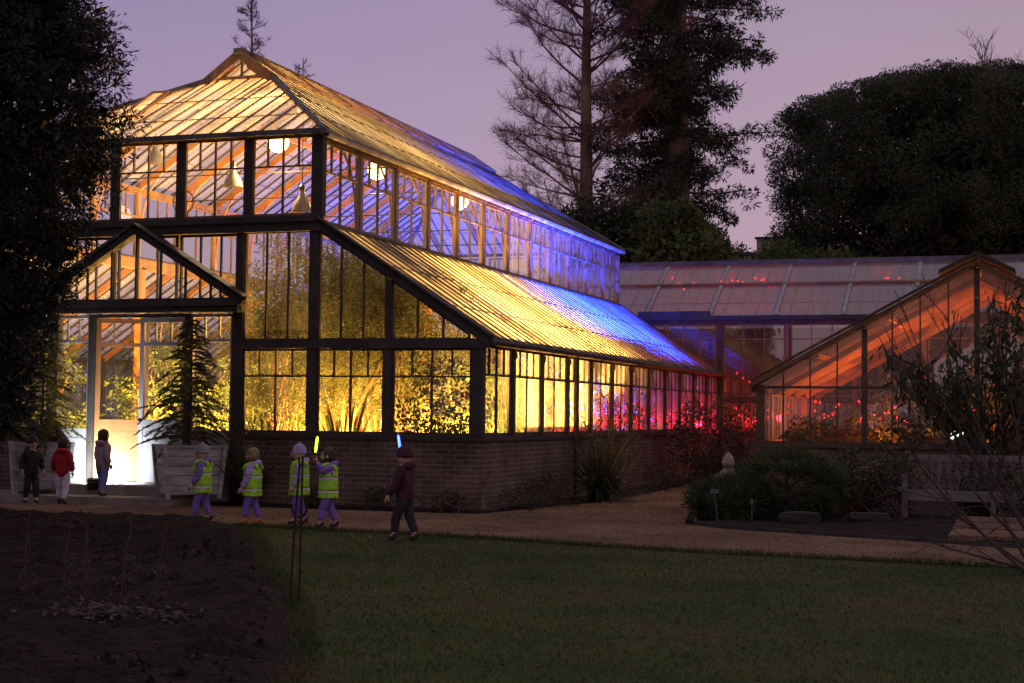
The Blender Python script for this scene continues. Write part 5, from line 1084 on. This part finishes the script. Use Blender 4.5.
    if scarf:
        mb = MB(); mb.tube([S((.062 * math.cos(a), .058 * math.sin(a) + J['nk'][1], .80)) for a in np.linspace(-1.5, 4.78, 16)], .026 * h, 7); mb.tube([S((.01, -.07, .79)), S((.03, -.115, .70)), S((.03, -.12, .58))], [.024 * h, .028 * h, .026 * h], 6); build('scarf', mb, MT[scarf], t, True, True)
    return t, H('wr' + ('r' if raise_arm > 0 else 'l'))
person((-14.45, 20.08, .014), R(60), 1.02, 'darkcoat', 'darktrouser', 'person in a dark coat standing before the left white tub', hat='darkcoat')
person((-13.93, 20.12, .014), R(200), 1.0, 'red', 'whitetrouser', 'person in a red coat and white trousers walking to the open door', hair='hairbrown', step=.09)
person((-13.52, 20.55, .12), R(165), 1.02, 'greypink', 'bluetrouser', 'person in a pinkish grey coat and blue trousers at the doorstep', hair='hairbrown', scarf='red', step=.07)
V1 = 'purple'
person((-10.28, 17.9, .014), R(-75), .98, 'purple', 'violettrouser', 'person in purple with a lime hi-vis vest, last in the line', True, hat='woolgrey', step=.09)
person((-9.45, 17.7, .014), R(-82), .96, 'lilac', 'violettrouser', 'person in lilac and hi-vis lime vest behind the iron stakes, wearing a fair bob', True, hair='hairfair', step=.08, boots='orangeboot')
person((-8.92, 17.95, .014), R(-60), 1.0, 'lilac', 'violettrouser', 'person in lilac coat, lime vest and pale woolly hat right beside the iron stakes', True, hat='lilac', step=.07)
pv, hv = person((-8.35, 17.6, .014), R(-70), .98, 'purple', 'violettrouser', 'person in purple and a lime vest leading the line with one hand raised', True, hair='hairbrown', step=.09, raise_arm=1)
pm2, hm2 = person((-6.75, 16.2, .014), R(-100), 1.04, 'maroon', 'darktrouser', 'person in a dark maroon coat walking alone by the lawn edge', hat='maroon', step=.10, raise_arm=-1)
def glowstick(owner, hand, m, label, colr, tiltx):
    p = Matrix.Translation(owner.location) @ Matrix.Rotation(owner.rotation_euler.z, 4, 'Z') @ hand; t = empty('glow_stick', p, label, 'glow stick', None)
    d = Vector((tiltx, -.15, 1)).normalized(); o = d.cross(Vector((1, 0, 0))).normalized() * .0
    mb = MB(); mb.tube([d * -.01, d * .07], [.011, .011], 8); build('handle', mb, MT['black'], t, local=True)
    mb = MB(); mb.tube([d * .07, d * .10, d * .24, d * .27], [.010, .016, .015, .004], 8); build('tube', mb, MT[m], t, True, True)
glowstick(pv, hv + Vector((0, -.03, .045)), 'em_lime', 'glowing lime stick held up by the child leading the line', (.5, 1, .02), .2)
glowstick(pm2, hm2 + Vector((0, -.03, .045)), 'em_bluestick', 'glowing blue stick held up by the child in maroon', (.1, .15, 1), -.1)
# ================================================================== TREES AND WHAT STANDS BEHIND
def tree(name, base, label, cat='tree', group=None): return empty(name, base, label, cat, group)
def limb(mb, p, d, ln, r, n=6, sag=0.0, lift=0.0, wob=.06, segs=6):
    d = Vector(d).normalized(); pts = [Vector(p)]; q = Vector(p)
    for i in range(segs):
        u = (i + 1) / segs; d = (d + Vector((random.gauss(0, wob), random.gauss(0, wob), random.gauss(0, wob) - sag / segs + lift * u / segs))).normalized(); q = q + d * ln / segs; pts.append(q)
    mb.tube(pts, [max(.004, r * (1 - .82 * i / segs)) for i in range(segs + 1)], n, cap=False); return pts
def on(pts, u):
    f = min(u, .9999) * (len(pts) - 1); i = int(f); return pts[i].lerp(pts[i + 1], f - i), (pts[i + 1] - pts[i]).normalized()
# ---- big dark yew at the left edge
random.seed(2); Y_ = (-13.25, 15.3)
t = tree('yew_tree', (*Y_, 0), 'huge near-black evergreen tree filling the left edge of the picture'); prof = [(.75, 1.0), (1.1, 1.4), (1.5, 1.6), (2.1, 1.8), (2.66, 1.98), (3.4, 2.25), (3.9, 2.45), (4.3, 2.65), (5.1, 2.85), (6.1, 2.6), (7.5, 2.2), (9, 1.4), (10.4, .25)]
pz, pr = zip(*prof); C = []; Q = []
for i in range(2300):
    z = random.uniform(.8, 10.3); a = random.uniform(0, 6.283); r = np.interp(z, pz, pr) * (random.uniform(.86, 1.04)); C.append((Y_[0] + r * math.cos(a), Y_[1] + r * math.sin(a), z))
for i in range(500):
    z = random.uniform(1.0, 9.6); a = random.uniform(0, 6.283); r = np.interp(z, pz, pr) * random.uniform(.3, .8); Q.append((Y_[0] + r * math.cos(a), Y_[1] + r * math.sin(a), z))
V = [clumps(C, rng.uniform(.14, .30, len(C)), 95, .085, .02, droop=.15), clumps(Q, .5, 60, .3, .14)]
fol('crown', np.concatenate(V), 'yew', t); mb = MB(); mb.tube([(*Y_, -.05), (Y_[0] + .05, Y_[1], 3), (*Y_, 9.5)], [.32, .24, .04], 9)
for i in range(26): z = .9 + i * .3; a = random.uniform(0, 6.28); limb(mb, (*Y_, z), (math.cos(a), math.sin(a), .35), np.interp(z + .5, pz, pr) * .85, .05, 5)
build('trunk', mb, MT['bark'], t)
# ---- bare larch-like tree with drooping then rising boughs
def bare_conifer(name, base, H, prof, label, seed, z0, tw=.012, step=.33, per=3, twl=.7, tcol='twig', trunk_r=.32, sub=9, dens=1.0, lift=1.0):
    random.seed(seed); t = tree(name, base, label); b = Vector(base); mb = MB(); mb.tube([b + Vector((random.gauss(0, .03), random.gauss(0, .03), H * u)) for u in np.linspace(0, 1, 9)], [trunk_r * (1 - .93 * u ** 1.1) + .01 for u in np.linspace(0, 1, 9)], 10)
    A = []; B = []; zz, rr = zip(*prof); z = z0
    while z < H * .985:
        for k in range(per):
            a = random.uniform(0, 6.283); ln = np.interp(z, zz, rr) * random.uniform(.6, 1.15)
            if ln < .15: continue
            pts = limb(mb, b + Vector((0, 0, z)), (math.cos(a), math.sin(a), random.uniform(.15, .7)), ln, min(.06, .014 + .012 * ln), 5, sag=.0, lift=lift, wob=.09, segs=8)
            for j in range(int(sub * ln / 2 * dens) + 3):
                u = random.uniform(.2, 1); p, d = on(pts, u); s = Vector((random.gauss(0, 1), random.gauss(0, 1), random.gauss(.25, .6))); s2 = (d * .9 + s * .55).normalized(); l2 = twl * random.uniform(.5, 1.4) * (1.25 - .6 * u)
                p2 = limb(mb, p, s2, l2, .010, 3, sag=.0, lift=.35, wob=.14, segs=4)
                for q in range(int(17 * dens)):
                    pp, dd = on(p2, random.uniform(.15, 1)); A.append(tuple(pp)); v_ = (dd * .7 + Vector((random.gauss(0, .6), random.gauss(0, .6), random.gauss(.15, .5)))).normalized() * random.uniform(.2, .6) * twl; B.append(tuple(pp + v_))
        z += step * random.uniform(.8, 1.2)
    build('trunk', mb, MT['larchbark'], t); fol('twigs', ribbons(A, B, tw, tw * .45), tcol, t); return t
bare_conifer('bare_larch', (-17.35, 60, 0), 26, [(7, 3.0), (9, 4.3), (12, 4.4), (15, 4.2), (18, 4.2), (22, 2.6), (26, .2)], 'tall bare reddish-twigged conifer with a straight trunk beside the dark redwood', 4, 7.5, .006, .55, 3, .95, trunk_r=.40, sub=11, lift=.45)
bare_conifer('bare_larch', (-26.0, 48, 0), 17.5, [(8, 2.0), (12, 1.0), (13.6, .72), (15.5, .5), (17.5, .1)], 'thin bare treetop showing over the gablet of the tall glasshouse', 11, 11.5, .006, .26, 3, .32, 'twig', .12, 7, .7, .5)
bare_conifer('bare_larch', (-24.3, 48.5, 0), 13.7, [(8, 1.2), (12, .55), (13.2, .35), (13.7, .1)], 'small bare treetop peeping over the upper roof ridge', 12, 11, .006, .3, 3, .26, 'twig', .08, 5, .6, .6)
# ---- dark redwood
random.seed(8); b = Vector((-14.1, 62, 0)); t = tree('redwood', b, 'tall dense dark evergreen with a reddish trunk behind the bare larch'); mb = MB(); mb.tube([b + Vector((0, 0, z)) for z in (0, 8, 14, 20, 27)], [.75, .62, .48, .3, .04], 10); C = []; CR = []
prof = [(6, 2.2), (9, 3.1), (12, 3.5), (15, 3.8), (18, 3.6), (21, 3.0), (24, 2.0), (27, .2)]; pz, pr = zip(*prof); z = 6.0
while z < 26.5:
    for k in range(4):
        a = random.uniform(0, 6.283); ln = np.interp(z, pz, pr) * random.choice([.55, .75, .95, 1.05, 1.18]); pts = limb(mb, b + Vector((0, 0, z)), (math.cos(a), math.sin(a), .25), ln, .07, 5, sag=.75, lift=.8, wob=.09, segs=7)
        for u in np.linspace(.22, 1, int(5 + ln * 2.4)):
            p, d = on(pts, u); C.append(tuple(p + Vector((random.gauss(0, .16), random.gauss(0, .16), random.gauss(-.08, .12))))); CR.append(random.uniform(.22, .46) * (1.15 - .45 * u))
    z += random.uniform(.26, .42)
build('trunk', mb, MT['larchbark'], t); fol('crown', clumps(C, CR, 46, .24, .055, droop=.25), 'redwood', t)
# ---- broad domed pine on the right
random.seed(14); b = Vector((-2.2, 56, 0)); t = tree('domed_pine', b, 'broad dome-shaped dark green pine behind the low glasshouse'); C = []
for i in range(330):
    a = random.uniform(0, 6.283); wv = 1 + .035 * math.sin(3 * a + 1) + .03 * math.sin(8 * a)
    if i % 5 < 3: r = 6.9 * wv * math.sqrt(random.random()); z = 10.9 + 1.75 * max(0, 1 - (r / 7.2) ** 2) ** .75; n_ = Vector((.25 * math.cos(a) * r / 7, .25 * math.sin(a) * r / 7, 1))
    else: r = 6.6 * wv * random.uniform(.94, 1.03); z = random.uniform(7.2, 11.1); n_ = Vector((math.cos(a), math.sin(a), .35))
    c = Vector((b.x + r * math.cos(a), b.y + r * .9 * math.sin(a), z)); n_.normalize(); pr_ = random.uniform(.55, .95)
    for k in range(11):
        d = Vector((random.gauss(0, 1), random.gauss(0, 1), random.gauss(0, 1))).normalized(); d = (d + n_ * .6).normalized(); C.append(tuple(c + d * pr_ * .75))
for i in range(170):
    a = random.uniform(0, 6.283); r = math.sqrt(random.random()) * 6.8; C.append((b.x + r * .95 * math.cos(a), b.y + r * .85 * math.sin(a), 7.4 + random.uniform(-.6, 1.6) * .8))
V = [clumps(C, rng.uniform(.26, .42, len(C)), 80, .10, .045, out=.7, shell=.6), clumps(crown_pts(420, (b.x, b.y, 9.6), (6.0, 5.2, 2.9), .2), .8, 110, .22, .13)]
fol('crown', np.concatenate(V), 'pine', t); mb = MB(); mb.tube([b, b + Vector((.2, 0, 3)), b + Vector((-.1, 0, 6.5))], [.55, .45, .38], 10)
for i in range(30): a = random.uniform(0, 6.283); limb(mb, b + Vector((0, 0, random.uniform(4.5, 6.8))), (math.cos(a), math.sin(a), random.uniform(.15, .6)), random.uniform(4, 7), .17, 5, wob=.08, lift=.3)
build('trunk', mb, MT['bark'], t)
# ---- bare crown beyond the pine
random.seed(31); b = Vector((-1.3, 76, 0)); t = tree('bare_tree', b, 'bare rounded tree crown rising behind the domed pine'); mb = MB(); mb.tube([b, b + Vector((0, 0, 12.5))], [.4, .2], 8); A = []; B = []
for i in range(70):
    a = random.uniform(0, 6.283); pts = limb(mb, b + Vector((0, 0, random.uniform(8.6, 11.8))), (math.cos(a) * .7, math.sin(a) * .7, random.uniform(.6, 1.6)), random.uniform(5, 8), .12, 4, wob=.08)
    for j in range(16):
        p, d = on(pts, random.uniform(.3, 1)); p2 = limb(mb, p, d + Vector((random.gauss(0, .5), random.gauss(0, .5), random.gauss(.2, .3))), random.uniform(.8, 1.7), .02, 3, wob=.1, segs=4)
        for q in range(9): pp, dd = on(p2, random.uniform(.2, 1)); A.append(tuple(pp)); B.append(tuple(pp + (dd + Vector((random.gauss(0, .5), random.gauss(0, .5), random.gauss(.1, .4)))) * random.uniform(.25, .6)))
build('trunk', mb, MT['larchbark'], t); fol('twigs', ribbons(A, B, .013, .006), 'twig', t)
# ---- dense bushes behind the long roof
random.seed(19)
def bushtree(base, label, blobs, m, n=60, cr=(.4, .8), ln=.22, wd=.10, k=90):
    t = tree('bushy_tree', base, label, group='bushy trees behind the glasshouses'); V = []; tips = []
    for c, r in blobs:
        C = crown_pts(k, c, r, .6); V.append(clumps(C, rng.uniform(*cr, len(C)), n, ln, wd)); V.append(clumps(crown_pts(40, c, np.array(r) * .75, .1), .6, 60, .3, .16)); tips += [tuple(C[i]) for i in range(14)]
    stems(t, base, tips, .16, 'bark', 'trunk'); fol('crown', np.concatenate(V), m, t)
bushtree((-13.6, 50.5, 0), 'dark rounded evergreen bush rising over the blue end of the long roof', [((-14.2, 50.5, 6.3), (1.9, 1.8, 2.5)), ((-12.3, 50.5, 6.4), (1.6, 1.6, 2.5))], 'bushdark')
bushtree((-10.9, 49.0, 0), 'leafy tree above the link roof, lamplight put into its lighter green', [((-11.3, 49, 6.6), (1.0, 1.1, 1.9)), ((-10.4, 49.2, 6.0), (1.0, 1.1, 1.7))], 'bushlit', 46, (.25, .5), .17, .09)
bushtree((-7.6, 51, 0), 'low olive-green bush beneath the left edge of the domed pine', [((-8.2, 51, 5.6), (1.1, 1.2, 1.5)), ((-6.4, 51, 5.5), (1.5, 1.2, 1.3))], 'bushlit', 44, (.3, .6), .18, .07)
bushtree((-2.4, 52, 0), 'olive-green bush beneath the middle of the domed pine', [((-4.2, 52, 5.4), (1.6, 1.2, 1.4)), ((-1.8, 52, 5.5), (1.8, 1.2, 1.5)), ((.8, 52, 5.4), (1.6, 1.2, 1.5))], 'bushdark', 44, (.3, .6), .18, .07)
# a belt of trees far off, to close the horizon behind the houses
V = []
C = np.stack([rng.uniform(-90, 60, 900), rng.uniform(100, 112, 900), rng.uniform(.3, 6.5, 900)], -1); o = obj('distant_woods', fast_quads('distant_woods', clumps(C, rng.uniform(1.0, 2.2, 900), 90, .5, .26), MT['bushdark'])); o['kind'] = 'stuff'
# ---- pale flat-roofed building in the gap
t = empty('flat_roofed_building', (-14.5, 92, 0), 'pale flat-roofed building glimpsed in the gap between redwood and pine', 'building')
mb = MB(); mb.bb(-17.6, -8, 90, 100, 0, 10.85); build('wall', mb, MT['wallpale'], t); mb = MB(); mb.bb(-17.8, -7.8, 89.8, 100.2, 10.85, 11.0); mb.bb(-16.0, -9, 91.0, 98, 11.9, 12.0); build('roof', mb, MT['flatroof'], t); mb = MB(); mb.bb(-15.9, -9.1, 91.1, 97.9, 11.0, 11.9); build('penthouse', mb, MT['wallpale'], t)
for x in (-17.0, -15.6, -14.2, -12.8): mb = MB(); mb.bb(x, x + 1.0, 89.96, 90.0, 9.6, 10.35); w_ = build('window', mb, MT['pane'], t)
# ---- bare foreground shrub leaning in from the right
random.seed(27); b = Vector((-.02, 15.35, 0)); t = tree('bare_shrub', b, 'bare twiggy shrub arching in from the right edge beside the path', 'shrub'); mb = MB(); A = []; B = []
for i, (dx, dy, dz, ln) in enumerate([(-.55, .1, .75, 2.3), (-.75, -.1, .75, 1.9), (-.42, .2, 1.0, 2.6), (-.9, .05, .55, 1.5), (-.3, -.2, 1.1, 2.5), (.1, .1, 1.2, 2.6), (-.6, .3, .9, 2.2), (-1.0, .1, .38, 1.2), (-.35, .0, .7, 1.9)]):
    pts = limb(mb, b + Vector((random.gauss(0, .06), random.gauss(0, .06), 0)), (dx, dy, dz), ln, .017, 6, wob=.06, lift=.25, segs=9)
    for j in range(7):
        p, d = on(pts, random.uniform(.25, .98)); p2 = limb(mb, p, d + Vector((random.gauss(-.1, .45), random.gauss(0, .4), random.gauss(.1, .35))), random.uniform(.35, .95), .006, 4, wob=.09, segs=5)
        for q in range(3):
            pp, dd = on(p2, random.uniform(.3, 1)); limb(mb, pp, dd + Vector((random.gauss(0, .4), random.gauss(0, .4), random.gauss(.1, .3))), random.uniform(.1, .3), .003, 3, wob=.1, segs=3)
build('stem', mb, MT['greytwig'], t)
